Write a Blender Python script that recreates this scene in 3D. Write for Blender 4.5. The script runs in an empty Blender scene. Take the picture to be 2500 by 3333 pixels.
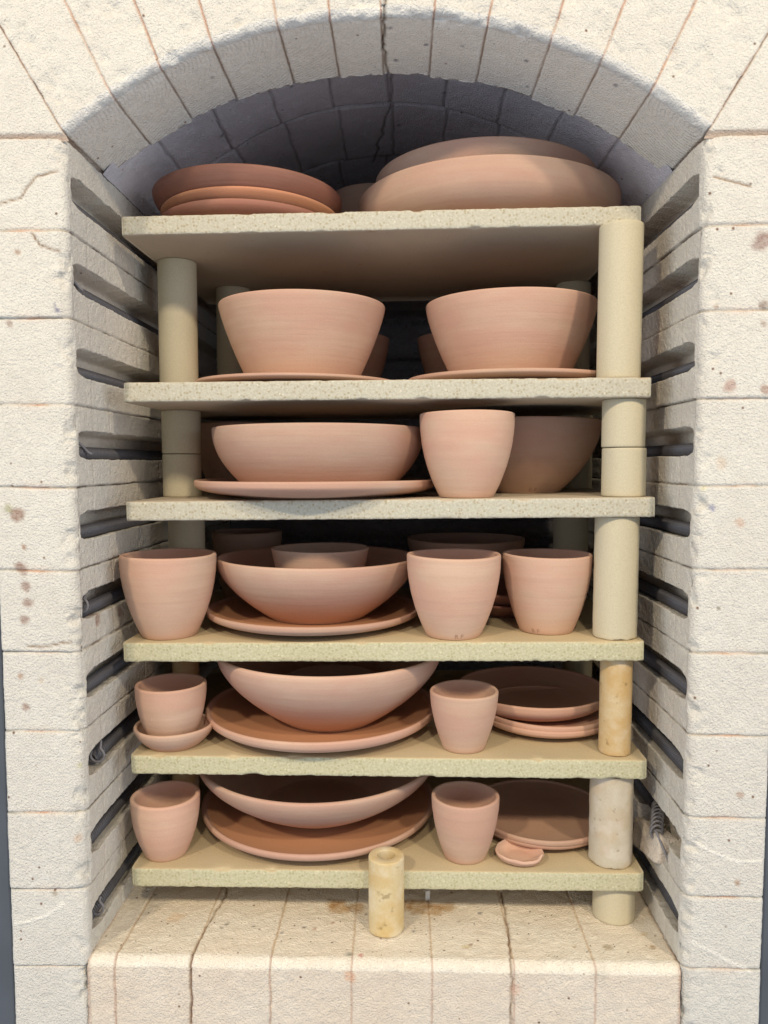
import bpy, math, random
import numpy as np
from mathutils import Vector, Matrix

# ------------------------------------------------------------------ camera, world, lights, exposure
sc = bpy.context.scene
KP = 2500 / 1659.0                      # measured on a 1659 px wide view of the photograph
FOC, CXP, CYP = 2450.0, 1250.0, 1684.5
TH = math.atan(157 / 2450 * 1.1)
PS = math.atan(60 / 2450)
ZC = 0.722                              # camera height over the kiln floor
CAM = np.array([0.0, -1.044, ZC])

cam_d = bpy.data.cameras.new('camera')
cam = bpy.data.objects.new('camera', cam_d)
sc.collection.objects.link(cam)
cam.location = CAM
cam.rotation_euler = (math.pi / 2 - TH, 0, PS)
cam_d.sensor_fit = 'VERTICAL'
cam_d.sensor_height = 36
cam_d.lens = 36 * FOC / 3333
cam_d.shift_y = (CYP - 1666.5) / 3333
cam_d.clip_start = 0.02
cam_d.clip_end = 50
sc.camera = cam

world = bpy.data.worlds.new('World')
sc.world = world
world.use_nodes = True
bg = world.node_tree.nodes['Background']
bg.inputs[0].default_value = (0.74, 0.83, 1.0, 1)
bg.inputs[1].default_value = 0.56


def area(name, loc, target, sx, sy, watts, col):
    d = bpy.data.lights.new(name, 'AREA')
    d.shape = 'RECTANGLE'
    d.size, d.size_y, d.energy, d.color = sx, sy, watts, col
    o = bpy.data.objects.new(name, d)
    sc.collection.objects.link(o)
    o.location = loc
    o.rotation_euler = (Vector(target) - Vector(loc)).to_track_quat('-Z', 'Y').to_euler()
    return o


WARM = (1.0, 0.83, 0.60)
area('ceiling_lamp', (-2.25, -3.35, 3.45), (0, 0.1, 0.6), 0.30, 0.22, 92, WARM)
area('ceiling_lamp', (0.15, -3.70, 3.55), (0, 0.1, 0.6), 0.30, 0.22, 62, WARM)
area('ceiling_lamp', (2.05, -3.30, 3.50), (0, 0.1, 0.6), 0.30, 0.22, 92, WARM)
area('side_fill_panel', (-3.0, -1.5, 1.0), (0, 0.05, 0.8), 2.0, 2.0, 33, (0.90, 0.95, 1.0))  # unseen soft panels on both sides, added to brighten the jambs
area('side_fill_panel', (3.0, -1.5, 1.0), (0, 0.05, 0.8), 2.0, 2.0, 33, (0.90, 0.95, 1.0))

sc.view_settings.view_transform = 'Standard'
sc.view_settings.look = 'None'
sc.view_settings.exposure = 0.06
sc.view_settings.gamma = 1.0
sc.cycles.use_denoising = True
sc.cycles.max_bounces = 10
sc.cycles.diffuse_bounces = 6


# ------------------------------------------------------------------ measuring helpers
def _rot():
    c, s = math.cos, math.sin
    a = math.pi / 2 - TH
    rx = np.array([[1, 0, 0], [0, c(a), -s(a)], [0, s(a), c(a)]])
    rz = np.array([[c(PS), -s(PS), 0], [s(PS), c(PS), 0], [0, 0, 1]])
    return rz @ rx


ROT = _rot()


def ray(x, y):
    return ROT @ np.array([(x * KP - CXP) / FOC, -(y * KP - CYP) / FOC, -1.0])


def at(x, y, Y):
    d = ray(x, y)
    return CAM + d * (Y - CAM[1]) / d[1]


def atz(x, y, Z):
    d = ray(x, y)
    return CAM + d * (Z - CAM[2]) / d[2]


# ------------------------------------------------------------------ numpy noise
def _hash(ix, iy, iz, seed):
    h = (ix * 374761393 + iy * 668265263 + iz * 2147483647 + seed * 144665 + 12345) & 0xFFFFFFFF
    h = ((h ^ (h >> 13)) * 1274126177) & 0xFFFFFFFF
    h = (h ^ (h >> 16)) & 0xFFFFFFFF
    return h.astype(np.float64) / 4294967295.0


def vnoise(P, scale, seed=0):
    """smooth value noise, -1..1; P (...,3)"""
    q = np.asarray(P) * scale
    i = np.floor(q).astype(np.int64)
    f = q - i
    f = f * f * (3 - 2 * f)
    out = 0
    for dx in (0, 1):
        wx = f[..., 0] if dx else 1 - f[..., 0]
        for dy in (0, 1):
            wy = f[..., 1] if dy else 1 - f[..., 1]
            for dz in (0, 1):
                wz = f[..., 2] if dz else 1 - f[..., 2]
                out = out + wx * wy * wz * _hash(i[..., 0] + dx, i[..., 1] + dy, i[..., 2] + dz, seed)
    return out * 2 - 1


def fbm(P, scale, seed=0, octaves=3):
    t, a, s = 0, 1.0, 0
    for k in range(octaves):
        t = t + a * vnoise(P, scale * 2 ** k, seed + k * 17)
        s += a
        a *= 0.55
    return t / s


def vecnoise(P, scale, seed=0, octaves=2):
    return np.stack([fbm(P, scale, seed + 100 * k, octaves) for k in range(3)], -1)


# ------------------------------------------------------------------ object helpers
def link(o, parent=None):
    sc.collection.objects.link(o)
    if parent is not None:
        o.parent = parent
    return o


def tag(o, label, cat, group=None):
    o['label'] = label
    o['category'] = cat
    if group:
        o['group'] = group
    return o


def empty(name, loc=(0, 0, 0)):
    o = bpy.data.objects.new(name, None)
    o.location = loc
    return link(o)


def mesh_obj(name, verts, faces, mat, parent=None, tint=None, floats=None, smooth=True, loc=None):
    me = bpy.data.meshes.new(name)
    verts = np.asarray(verts, dtype=np.float32).reshape(-1, 3)
    if isinstance(faces, np.ndarray):
        nf = len(faces)
        me.vertices.add(len(verts))
        me.vertices.foreach_set('co', verts.ravel())
        me.loops.add(nf * 4)
        me.loops.foreach_set('vertex_index', faces.astype(np.int32).ravel())
        me.polygons.add(nf)
        me.polygons.foreach_set('loop_start', np.arange(0, nf * 4, 4, dtype=np.int32))
        me.update(calc_edges=True)
    else:
        me.from_pydata([tuple(v) for v in verts], [], faces)
        me.update()
    me.polygons.foreach_set('use_smooth', [smooth] * len(me.polygons))
    if tint is not None:
        a = me.color_attributes.new('tint', 'FLOAT_COLOR', 'POINT')
        c = np.ones((len(verts), 4), np.float32)
        c[:, :3] = tint.reshape(-1, 3)
        a.data.foreach_set('color', c.ravel())
    for k, arr in (floats or {}).items():
        a = me.attributes.new(k, 'FLOAT', 'POINT')
        a.data.foreach_set('value', np.asarray(arr, np.float32).ravel())
    me.materials.append(mat)
    o = bpy.data.objects.new(name, me)
    if loc is not None:
        o.location = loc
    return link(o, parent)


def grid_faces(nu, nv, flip=False, wrap=False):
    i = np.arange(nu if wrap else nu - 1)
    j = np.arange(nv - 1)
    I, J = np.meshgrid(i, j, indexing='ij')
    I2 = (I + 1) % nu
    a, b, c, d = I * nv + J, I2 * nv + J, I2 * nv + J + 1, I * nv + J + 1
    f = np.stack([a, b, c, d], -1).reshape(-1, 4)
    return f[:, ::-1] if flip else f


# ------------------------------------------------------------------ materials
def nt(mat):
    mat.use_nodes = True
    t = mat.node_tree
    return t, t.nodes, t.links, t.nodes['Principled BSDF']


def node(n, typ, **kw):
    x = n.new(typ)
    for k, v in kw.items():
        setattr(x, k, v)
    return x


def mix_rgb(n, l, fac, a, b, blend='MIX'):
    m = n.new('ShaderNodeMix')
    m.data_type = 'RGBA'
    m.blend_type = blend
    for sock, v in ((m.inputs[0], fac), (m.inputs[6], a), (m.inputs[7], b)):
        if hasattr(v, 'is_output'):
            l.new(v, sock)
        elif isinstance(v, (tuple, list)):
            sock.default_value = (*v, 1)
        else:
            sock.default_value = v
    return m.outputs[2]


def ramp(n, l, src, stops):
    r = n.new('ShaderNodeValToRGB')
    e = r.color_ramp.elements
    while len(e) < len(stops):
        e.new(0.5)
    for k, (p, c) in enumerate(stops):
        e[k].position = p
        e[k].color = (c, c, c, 1) if not isinstance(c, tuple) else (*c, 1)
    l.new(src, r.inputs[0])
    return r.outputs[0]


def noise(n, l, vec, scale, detail=3, rough=0.55):
    x = n.new('ShaderNodeTexNoise')
    x.inputs['Scale'].default_value = scale
    x.inputs['Detail'].default_value = detail
    x.inputs['Roughness'].default_value = rough
    l.new(vec, x.inputs['Vector'])
    return x.outputs['Fac']


def math_n(n, l, op, a, b=None):
    m = n.new('ShaderNodeMath')
    m.operation = op
    for s, v in ((m.inputs[0], a), (m.inputs[1], b)):
        if v is None:
            continue
        if hasattr(v, 'is_output'):
            l.new(v, s)
        else:
            s.default_value = v
    return m.outputs[0]


def bump(n, l, height, dist, strength=1.0, prev=None):
    b = n.new('ShaderNodeBump')
    b.inputs['Strength'].default_value = strength
    b.inputs['Distance'].default_value = dist
    l.new(height, b.inputs['Height'])
    if prev is not None:
        l.new(prev, b.inputs['Normal'])
    return b.outputs[0]


def brick_mat(name, base, base2, lump=0.0034):
    m = bpy.data.materials.new(name)
    t, n, l, bs = nt(m)
    tc = n.new('ShaderNodeTexCoord').outputs['Object']
    tint = node(n, 'ShaderNodeAttribute', attribute_name='tint').outputs['Color']
    big = noise(n, l, tc, 9, 3)
    c = mix_rgb(n, l, ramp(n, l, big, [(0.35, 0.0), (0.68, 1.0)]), base, base2)
    mid = noise(n, l, tc, 60, 3)
    c = mix_rgb(n, l, ramp(n, l, mid, [(0.3, 0.0), (0.75, 0.45)]), c, tuple(x * 0.86 for x in base2))
    # tiny dark and rusty specks in the brick
    vo = n.new('ShaderNodeTexVoronoi')
    vo.inputs['Scale'].default_value = 95
    l.new(tc, vo.inputs['Vector'])
    sep = n.new('ShaderNodeSeparateColor')
    l.new(vo.outputs['Color'], sep.inputs[0])
    sel = math_n(n, l, 'GREATER_THAN', sep.outputs[0], 0.965)
    near = ramp(n, l, vo.outputs['Distance'], [(0.10, 1.0), (0.26, 0.0)])
    c = mix_rgb(n, l, math_n(n, l, 'MULTIPLY', sel, near), c, (0.20, 0.12, 0.08))
    c = mix_rgb(n, l, 1.0, c, tint, 'MULTIPLY')
    po = noise(n, l, tc, 420, 2, 0.6)
    c = mix_rgb(n, l, ramp(n, l, po, [(0.30, 0.40), (0.44, 0.0)]), c, tuple(x * 0.62 for x in base2))
    l.new(c, bs.inputs['Base Color'])
    bs.inputs['Roughness'].default_value = 0.95
    bs.inputs['Specular IOR Level'].default_value = 0.15
    # surface: lumps, grain, pits, saw rings
    h1 = noise(n, l, tc, 330, 2.5, 0.6)
    h2 = noise(n, l, tc, 800, 2, 0.6)
    pit = n.new('ShaderNodeTexVoronoi')
    pit.inputs['Scale'].default_value = 330
    l.new(tc, pit.inputs['Vector'])
    ph = ramp(n, l, pit.outputs['Distance'], [(0.0, 0.0), (0.35, 1.0)])
    rings = node(n, 'ShaderNodeAttribute', attribute_name='rings').outputs['Fac']
    rmask = node(n, 'ShaderNodeAttribute', attribute_name='ringmask').outputs['Fac']
    wob = math_n(n, l, 'MULTIPLY', noise(n, l, tc, 40, 2), 0.0024)
    sn = math_n(n, l, 'SINE', math_n(n, l, 'MULTIPLY', math_n(n, l, 'ADD', rings, wob), 2 * math.pi / 0.0062))
    rh = math_n(n, l, 'MULTIPLY', sn, rmask)
    b0 = bump(n, l, rh, 0.0007, 0.55)
    b1 = bump(n, l, h1, lump, 1.0, b0)
    b2 = bump(n, l, ph, 0.0004, 0.5, b1)
    b3 = bump(n, l, h2, 0.0009, 0.7, b2)
    l.new(b3, bs.inputs['Normal'])
    return m


def clay_mat(name, base, warm, foot, streak=0.35, rough=0.78):
    """bisque clay: throwing streaks run round the pot, the foot slightly warmer"""
    m = bpy.data.materials.new(name)
    t, n, l, bs = nt(m)
    tcn = n.new('ShaderNodeTexCoord')
    tc = tcn.outputs['Object']
    mp = n.new('ShaderNodeMapping')
    mp.inputs['Scale'].default_value = (1.6, 1.6, 42)
    l.new(tc, mp.inputs['Vector'])
    st = noise(n, l, mp.outputs[0], 3.2, 5, 0.6)
    c = mix_rgb(n, l, ramp(n, l, st, [(0.34, 0.0), (0.66, streak)]), base, warm)
    st2 = noise(n, l, tc, 14, 3)
    c = mix_rgb(n, l, ramp(n, l, st2, [(0.4, 0.0), (0.7, 0.35)]), c, tuple(min(1, x * 1.12) for x in base))
    mp2 = n.new('ShaderNodeMapping')
    mp2.inputs['Scale'].default_value = (6, 6, 16)
    oi = n.new('ShaderNodeObjectInfo')
    va = n.new('ShaderNodeVectorMath')
    va.operation = 'ADD'
    l.new(tc, va.inputs[0])
    l.new(oi.outputs['Random'], va.inputs[1])
    l.new(va.outputs[0], mp2.inputs['Vector'])
    pt = noise(n, l, mp2.outputs[0], 1.3, 4, 0.55)
    c = mix_rgb(n, l, ramp(n, l, pt, [(0.38, 0.0), (0.62, 0.95)]), c, (base[0] * 0.96, base[1] * 0.84, base[2] * 0.84))
    rv = ramp(n, l, oi.outputs['Random'], [(0.0, 0.86), (1.0, 1.07)])
    c = mix_rgb(n, l, 1.0, c, rv, 'MULTIPLY')
    ff = node(n, 'ShaderNodeAttribute', attribute_name='foot').outputs['Fac']
    c = mix_rgb(n, l, ff, c, foot)
    fi = node(n, 'ShaderNodeAttribute', attribute_name='inside').outputs['Fac']
    c = mix_rgb(n, l, fi, c, (0.52, 0.265, 0.135))
    gr = noise(n, l, tc, 900, 2, 0.7)
    c = mix_rgb(n, l, ramp(n, l, gr, [(0.3, 0.16), (0.5, 0.0)]), c, (0.25, 0.12, 0.07))
    vo = n.new('ShaderNodeTexVoronoi')
    vo.inputs['Scale'].default_value = 120
    l.new(tc, vo.inputs['Vector'])
    sep = n.new('ShaderNodeSeparateColor')
    l.new(vo.outputs['Color'], sep.inputs[0])
    sel = math_n(n, l, 'GREATER_THAN', sep.outputs[0], 0.975)
    near = ramp(n, l, vo.outputs['Distance'], [(0.05, 0.8), (0.12, 0.0)])
    spk = math_n(n, l, 'MULTIPLY', sel, near)
    c = mix_rgb(n, l, spk, c, (0.74, 0.52, 0.40))
    l.new(c, bs.inputs['Base Color'])
    bs.inputs['Roughness'].default_value = rough
    bs.inputs['Specular IOR Level'].default_value = 0.25
    b1 = bump(n, l, st, 0.0009, 0.6)
    g2 = noise(n, l, tc, 420, 3, 0.6)
    b2 = bump(n, l, g2, 0.0004, 0.7, b1)
    b3 = bump(n, l, spk, 0.0008, 0.6, b2)
    l.new(b3, bs.inputs['Normal'])
    return m


def shelf_mat(name, edge_a, edge_b, speck, top):
    m = bpy.data.materials.new(name)
    t, n, l, bs = nt(m)
    tc = n.new('ShaderNodeTexCoord').outputs['Object']
    geo = n.new('ShaderNodeTexCoord').outputs['Normal']
    sepn = n.new('ShaderNodeSeparateXYZ')
    l.new(geo, sepn.inputs[0])
    up = ramp(n, l, math_n(n, l, 'ABSOLUTE', sepn.outputs[2]), [(0.55, 0.0), (0.8, 1.0)])
    a = noise(n, l, tc, 260, 3, 0.65)
    c = mix_rgb(n, l, ramp(n, l, a, [(0.38, 0.0), (0.6, 1.0)]), edge_a, edge_b)
    vo = n.new('ShaderNodeTexVoronoi')
    vo.inputs['Scale'].default_value = 210
    l.new(tc, vo.inputs['Vector'])
    sep = n.new('ShaderNodeSeparateColor')
    l.new(vo.outputs['Color'], sep.inputs[0])
    sel = math_n(n, l, 'GREATER_THAN', sep.outputs[0], 0.55)
    near = ramp(n, l, vo.outputs['Distance'], [(0.25, 0.62), (0.50, 0.0)])
    c = mix_rgb(n, l, math_n(n, l, 'MULTIPLY', sel, near), c, speck)
    sel2 = math_n(n, l, 'LESS_THAN', sep.outputs[1], 0.06)
    c = mix_rgb(n, l, math_n(n, l, 'MULTIPLY', sel2, near), c, tuple(min(1, x * 1.2) for x in edge_a))
    pt = noise(n, l, tc, 7, 3)
    ct = mix_rgb(n, l, ramp(n, l, pt, [(0.35, 0.0), (0.7, 0.6)]), top, tuple(x * 0.82 for x in top))
    sp = noise(n, l, tc, 34, 2, 0.5)
    ct = mix_rgb(n, l, ramp(n, l, sp, [(0.70, 0.0), (0.76, 0.6)]), ct, (0.42, 0.22, 0.09))
    fg = noise(n, l, tc, 420, 3, 0.7)
    ct = mix_rgb(n, l, ramp(n, l, fg, [(0.35, 0.3), (0.6, 0.0)]), ct, tuple(x * 0.6 for x in top))
    c = mix_rgb(n, l, up, c, ct)
    l.new(c, bs.inputs['Base Color'])
    bs.inputs['Roughness'].default_value = 0.9
    bs.inputs['Specular IOR Level'].default_value = 0.2
    b1 = bump(n, l, a, 0.0009, 0.8)
    inv = math_n(n, l, 'SUBTRACT', 1.0, up)
    b2 = bump(n, l, math_n(n, l, 'MULTIPLY', near, inv), 0.0005, 0.7, b1)
    l.new(b2, bs.inputs['Normal'])
    return m


def post_mat(name, base, stain=None, white=None, amount=0.0, seed=0.0):
    m = bpy.data.materials.new(name)
    t, n, l, bs = nt(m)
    tc0 = n.new('ShaderNodeTexCoord').outputs['Object']
    mp = n.new('ShaderNodeMapping')
    mp.inputs['Location'].default_value = (seed, seed * 1.7, seed * 0.3)
    l.new(tc0, mp.inputs['Vector'])
    tc = mp.outputs[0]
    a = noise(n, l, tc, 520, 3, 0.65)
    c = mix_rgb(n, l, ramp(n, l, a, [(0.35, 0.0), (0.62, 1.0)]), tuple(x * 0.88 for x in base), base)
    if stain:
        p = noise(n, l, tc, 22, 4, 0.6)
        c = mix_rgb(n, l, ramp(n, l, p, [(0.42, 0.0), (0.62, amount)]), c, stain)
        q = noise(n, l, tc, 30, 3, 0.5)
        c = mix_rgb(n, l, ramp(n, l, q, [(0.50, 0.0), (0.72, 0.60)]), c, white)
        r = noise(n, l, tc, 70, 2, 0.5)
        c = mix_rgb(n, l, ramp(n, l, r, [(0.66, 0.0), (0.74, 0.6)]), c, tuple(x * 0.45 for x in stain))
    l.new(c, bs.inputs['Base Color'])
    bs.inputs['Roughness'].default_value = 0.82 if not stain else 0.6
    bs.inputs['Specular IOR Level'].default_value = 0.25
    b1 = bump(n, l, a, 0.0003, 0.45)
    l.new(b1, bs.inputs['Normal'])
    return m


def plain_mat(name, col, rough, metal=0.0, nscale=60, bdist=0.0004):
    m = bpy.data.materials.new(name)
    t, n, l, bs = nt(m)
    tc = n.new('ShaderNodeTexCoord').outputs['Object']
    a = noise(n, l, tc, nscale, 4)
    c = mix_rgb(n, l, ramp(n, l, a, [(0.3, 0.0), (0.7, 1.0)]), tuple(x * 0.8 for x in col), col)
    l.new(c, bs.inputs['Base Color'])
    bs.inputs['Roughness'].default_value = rough
    bs.inputs['Metallic'].default_value = metal
    l.new(bump(n, l, a, bdist, 0.5), bs.inputs['Normal'])
    return m


M_BRICK = brick_mat('soft firebrick', (0.715, 0.695, 0.625), (0.68, 0.65, 0.58))
M_BRICK_IN = brick_mat('chamber firebrick', (0.80, 0.78, 0.80), (0.72, 0.70, 0.72))  # vault brick paler and bluer, cool light put into its colour
M_BRICK_BACK = brick_mat('shade-dark back firebrick', (0.40, 0.39, 0.40), (0.30, 0.29, 0.30))  # back wall darkened in its colour, standing in for deep shade
M_FLOOR = brick_mat('floor firebrick', (0.82, 0.76, 0.63), (0.79, 0.70, 0.56))
M_CLAY = clay_mat('bisque terracotta', (0.565, 0.395, 0.295), (0.49, 0.315, 0.225), (0.54, 0.33, 0.215), 0.62)
M_CLAY_P = clay_mat('pale bisque terracotta', (0.60, 0.42, 0.31), (0.52, 0.345, 0.245), (0.58, 0.375, 0.255), 0.6)
M_CLAY_R = clay_mat('red bisque terracotta', (0.33, 0.165, 0.118), (0.26, 0.115, 0.08), (0.33, 0.15, 0.095), 0.8, 0.55)
M_CLAY_O = clay_mat('orange-lit terracotta', (0.56, 0.29, 0.165), (0.46, 0.20, 0.10), (0.52, 0.24, 0.12), 0.6, 0.5)  # orange light on the middle red plate, put into its clay colour
M_PLATE = clay_mat('burnished plate clay', (0.56, 0.38, 0.28), (0.48, 0.29, 0.195), (0.54, 0.32, 0.20), 0.6, 0.62)
M_SHELF_A = shelf_mat('pale speckled cordierite', (0.53, 0.51, 0.42), (0.45, 0.425, 0.335), (0.33, 0.27, 0.15), (0.55, 0.47, 0.35))
M_SHELF_B = shelf_mat('green tinged cordierite', (0.55, 0.525, 0.365), (0.46, 0.435, 0.28), (0.36, 0.335, 0.18), (0.58, 0.48, 0.30))
M_POST = post_mat('cream kiln furniture', (0.58, 0.525, 0.375))
M_POST_GLAZED = post_mat('amber stained post', (0.62, 0.49, 0.29), (0.52, 0.33, 0.12), (0.70, 0.62, 0.48), 0.7, 3.1)
M_POST_LOOSE = post_mat('yellow stained post', (0.64, 0.52, 0.30), (0.55, 0.39, 0.16), (0.72, 0.65, 0.50), 0.75, 7.7)
M_POST_WHITE = post_mat('whitish stained post', (0.56, 0.50, 0.38), (0.52, 0.40, 0.27), (0.67, 0.63, 0.55), 0.6, 5.2)
M_COIL = plain_mat('oxidised heating wire', (0.13, 0.13, 0.145), 0.5, 0.4, 200)
M_HOOK = plain_mat('grey wire hook', (0.20, 0.195, 0.21), 0.6, 0.0, 200)
M_STEEL = plain_mat('blue grey painted steel', (0.105, 0.12, 0.14), 0.38, 0.2, 8, 0.0002)
M_STAMP = plain_mat('stamped clay', (0.43, 0.26, 0.18), 0.9)  # darker clay stands in for the shade inside pressed letters
M_CHIP = plain_mat('white glaze drop', (0.78, 0.78, 0.74), 0.3)

# ------------------------------------------------------------------ the kiln
kiln = empty('brick_kiln')
tag(kiln, 'cream soft-brick electric kiln with arched open front holding shelves of pottery', 'kiln')

XL, XR = -0.459, 0.403                        # inner faces of the two jambs
XM = (XL + XR) / 2
STEP = 0.0026
LJ = [at(80, y, 0)[2] for y in (297, 497, 686, 873, 1052, 1232, 1408, 1580, 1755, 1920, 2088)]
RJ = [at(1580, y, 0)[2] for y in (290, 485, 670, 860, 1048, 1229, 1410, 1588, 1766, 1937, 2092)]
Z_SPR_L, Z_SPR_R = at(140, 290, 0)[2], at(1530, 283, 0)[2]
Z_TOP = 1.55


def grow(a, b, step):
    k = max(2, int(round(abs(b - a) / step)) + 1)
    return list(np.linspace(a, b, k))


def crack(P2, pts, w):
    """0..1 nearness of 2-D points to a polyline"""
    best = np.full(P2.shape[:-1], 9.0)
    for (a, b) in zip(pts[:-1], pts[1:]):
        a, b = np.array(a), np.array(b)
        d = b - a
        tt = np.clip(((P2 - a) @ d) / (d @ d), 0, 1)
        q = a + tt[..., None] * d
        best = np.minimum(best, np.linalg.norm(P2 - q, axis=-1))
    return np.clip(1 - best / w, 0, 1)


def wiggle(pts, seed, amp, n=14):
    rnd = random.Random(seed)
    out = []
    for (a, b) in zip(pts[:-1], pts[1:]):
        for k in range(n):
            f = k / n
            out.append((a[0] + (b[0] - a[0]) * f + rnd.uniform(-amp, amp), a[1] + (b[1] - a[1]) * f + rnd.uniform(-amp, amp) * 0.6))
    out.append(pts[-1])
    return out


def stain(tint, P, centre, r, col, seed, strength=1.0):
    d = np.linalg.norm(P - np.array(centre), axis=-1) / r
    d = d + 0.55 * fbm(P, 90, seed, 3)
    k = (np.clip((1 - d) * 1.9, 0, 1) * (0.72 + 0.28 * fbm(P, 260, seed + 5, 2)))[..., None] * strength
    return tint * (1 - k) + tint * np.array(col) * k


def jamb(side):
    X0 = XL if side < 0 else XR
    J = LJ if side < 0 else RJ
    zs_top = Z_SPR_L if side < 0 else Z_SPR_R
    W = 0.113 if side < 0 else 0.112            # outer edge of the face bricks
    RC = 0.011
    # path round the corner: a = distance into the masonry from the inner face, y = depth
    path = [(W, 0.08, 0), (W, 0.03, 0)] + [(W, 0.003, 0)]
    path += [(a, 0, 1) for a in grow(W - 0.003, RC, STEP)]
    for k in range(1, 7):
        t = math.pi / 2 * k / 6
        path.append((RC * (1 - math.sin(t)), RC * (1 - math.cos(t)), 2))
    ys = grow(RC + 0.002, 0.0165, STEP) + [0.0175, 0.0183, 0.019, 0.0197, 0.0206] + grow(0.023, 0.0635, STEP)
    ys += [0.065, 0.066, 0.067] + grow(0.07, 0.131, STEP) + [0.132, 0.133, 0.134] + grow(0.137, 0.38, STEP)
    ys += grow(0.388, 0.96, 0.009)
    path += [(0, y, 3) for y in ys]
    A = np.array([p[0] for p in path])
    Y = np.array([p[1] for p in path])
    reg = np.array([p[2] for p in path])
    # rows
    HK = {}
    rows = []                                   # z, groove 0..1, joint 0..1, index of course
    bounds = [min(zs_top, J[0] + 0.0)] + J[1:] + [J[-1] - 0.117, J[-1] - 0.234, J[-1] - 0.351, J[-1] - 0.468]
    GH = 0.0198
    for k in range(len(bounds) - 1):
        zt, zb = bounds[k], bounds[k + 1]
        zc = (zt + zb) / 2 + (0.003 if k else 0.0)
        groove = 10 > k
        HK[k] = (zc, (zt - zb) / 2)
        rows += [(zt - 0.0004, 0, 1, k), (zt - 0.0011, 0, 0.5, k), (zt - 0.0022, 0, 0, k)]
        if groove:
            rows += [(z, 0, 0, k) for z in grow(zt - 0.0045, zc + GH + 0.002, STEP)]
            rows += [(zc + GH + 0.0008 - 0.0002 * i, g, 0, k) for i, g in enumerate((0.0, 0.03, 0.1, 0.22, 0.4, 0.6, 0.8, 0.95))]
            rows += [(z, 1, 0, k) for z in grow(zc + GH - 0.002, zc - GH + 0.002, STEP)]
            rows += [(zc - GH - 0.0004 - 0.0002 * i, g, 0, k) for i, g in enumerate((0.95, 0.8, 0.6, 0.4, 0.22, 0.1, 0.03, 0.0))]
            rows += [(z, 0, 0, k) for z in grow(zc - GH - 0.004, zb + 0.0045, STEP)]
        else:
            rows += [(z, 0, 0, k) for z in grow(zt - 0.0045, zb + 0.0045, STEP)]
        rows += [(zb + 0.0022, 0, 0, k), (zb + 0.0011, 0, 0.5, k)]
    Zr = np.array([r[0] for r in rows])
    G = np.array([r[1] for r in rows])
    JT = np.array([r[2] for r in rows])
    CI = np.array([r[3] for r in rows])
    AA, ZZ = np.meshgrid(A, Zr, indexing='ij')
    YY = np.meshgrid(Y, Zr, indexing='ij')[0]
    RG = np.meshgrid(reg, Zr, indexing='ij')[0]
    GG = np.meshgrid(A, G, indexing='ij')[1]
    JJ = np.meshgrid(A, JT, indexing='ij')[1]
    CC = np.meshgrid(A, CI, indexing='ij')[1]
    m = np.clip((YY - 0.0178) / 0.0026, 0, 1) * (RG == 3)
    m = m * m * (3 - 2 * m)
    depth = GG * m * 0.034
    # the slot is narrower and rounded at its front end, and its floor is cut lower than its lip
    ghy = 0.0130 + (GH - 0.0130) * np.clip((YY - 0.018) / 0.026, 0, 1) ** 0.6
    for k, (zc, hh) in HK.items():
        if k >= 10:
            continue
        rel = ZZ - zc
        ins = np.abs(rel) <= GH + 0.0011
        zin = rel * ghy / GH
        zout = np.sign(rel) * (ghy + (np.abs(rel) - GH) * (hh - ghy) / (hh - GH))
        new = zc + np.where(ins, zin, zout)
        drop = 0.006 * np.where(GG >= 0.999, np.clip((GH - rel) / (2 * GH), 0, 1), np.where(rel < 0, GG, 0)) * m
        drop = drop + 0.006 * np.where(GG >= 0.999, np.clip((GH + rel) / (2 * GH), 0, 1), np.where(rel > 0, GG, 0)) * m
        ZZ = np.where(CC == k, new - np.where(GG > 0, drop, 0), ZZ)
    # ragged start of every groove
    P = np.stack([X0 + side * AA, YY, ZZ], -1)
    inner = (RG == 3)
    a_out = AA + depth
    # broken lip (lower right)
    if side > 0:
        zc9 = (J[8] + J[9]) / 2
        hole = np.clip(1.6 - np.hypot((YY - 0.138) / 0.060, (ZZ - (zc9 - 0.030)) / 0.040) * 1.25 + 0.25 * fbm(P, 70, 5), 0, 1)
        hole = hole * inner * (ZZ < zc9 + GH) * (ZZ > J[9] + 0.004)
        a_out = np.maximum(a_out, np.minimum(hole * 1.5, 1) * 0.034)
    # joints sink
    jd = JJ * np.where(inner, 0.0026, 0.0030)
    vj = np.zeros_like(YY)
    for yj, sel in ((0.066, None), (0.133, 1), (0.262, 0), (0.37, 1)):
        w = np.clip(1 - np.abs(YY - yj) / 0.0022, 0, 1) * inner
        if sel is not None:
            w = w * ((CC % 2) == sel)
        vj = np.maximum(vj, w * (0.5 if yj < .2 else 1))
    jd = np.maximum(jd, vj * 0.0012)
    dirx = np.where(inner, 1.0, 0.0)
    diry = np.where(RG <= 1, 1.0, 0.0)
    cr = (RG == 2)
    dirx = np.where(cr, 0.7, dirx)
    diry = np.where(cr, 0.7, diry)
    out = np.stack([X0 + side * (a_out + jd * dirx), YY + jd * diry, ZZ], -1)
    # each brick sits a little proud or shy
    rnd = np.random.RandomState(4 + side)
    off = rnd.uniform(-0.0018, 0.0018, 40)
    out[..., 0] += side * off[CC] * inner
    out[..., 1] += off[CC + 15] * (RG <= 1) * 1.2
    # uneven surface, worn corner
    nz = vecnoise(P, 32, 3 + side, 3) * 0.0006 + vecnoise(P, 170, 33 + side, 2) * 0.0006
    corner = np.exp(-((AA - 0.004) / 0.016) ** 2) * (RG <= 2) + np.exp(-(YY / 0.016) ** 2) * inner
    chips = np.clip(fbm(P, 45, 61 + side, 3) - 0.05, 0, 1) * 0.011 * np.clip(corner, 0, 1)
    edge = np.minimum(1, np.exp(-(GG - 0.12) ** 2 / 0.02) * m)
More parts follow.
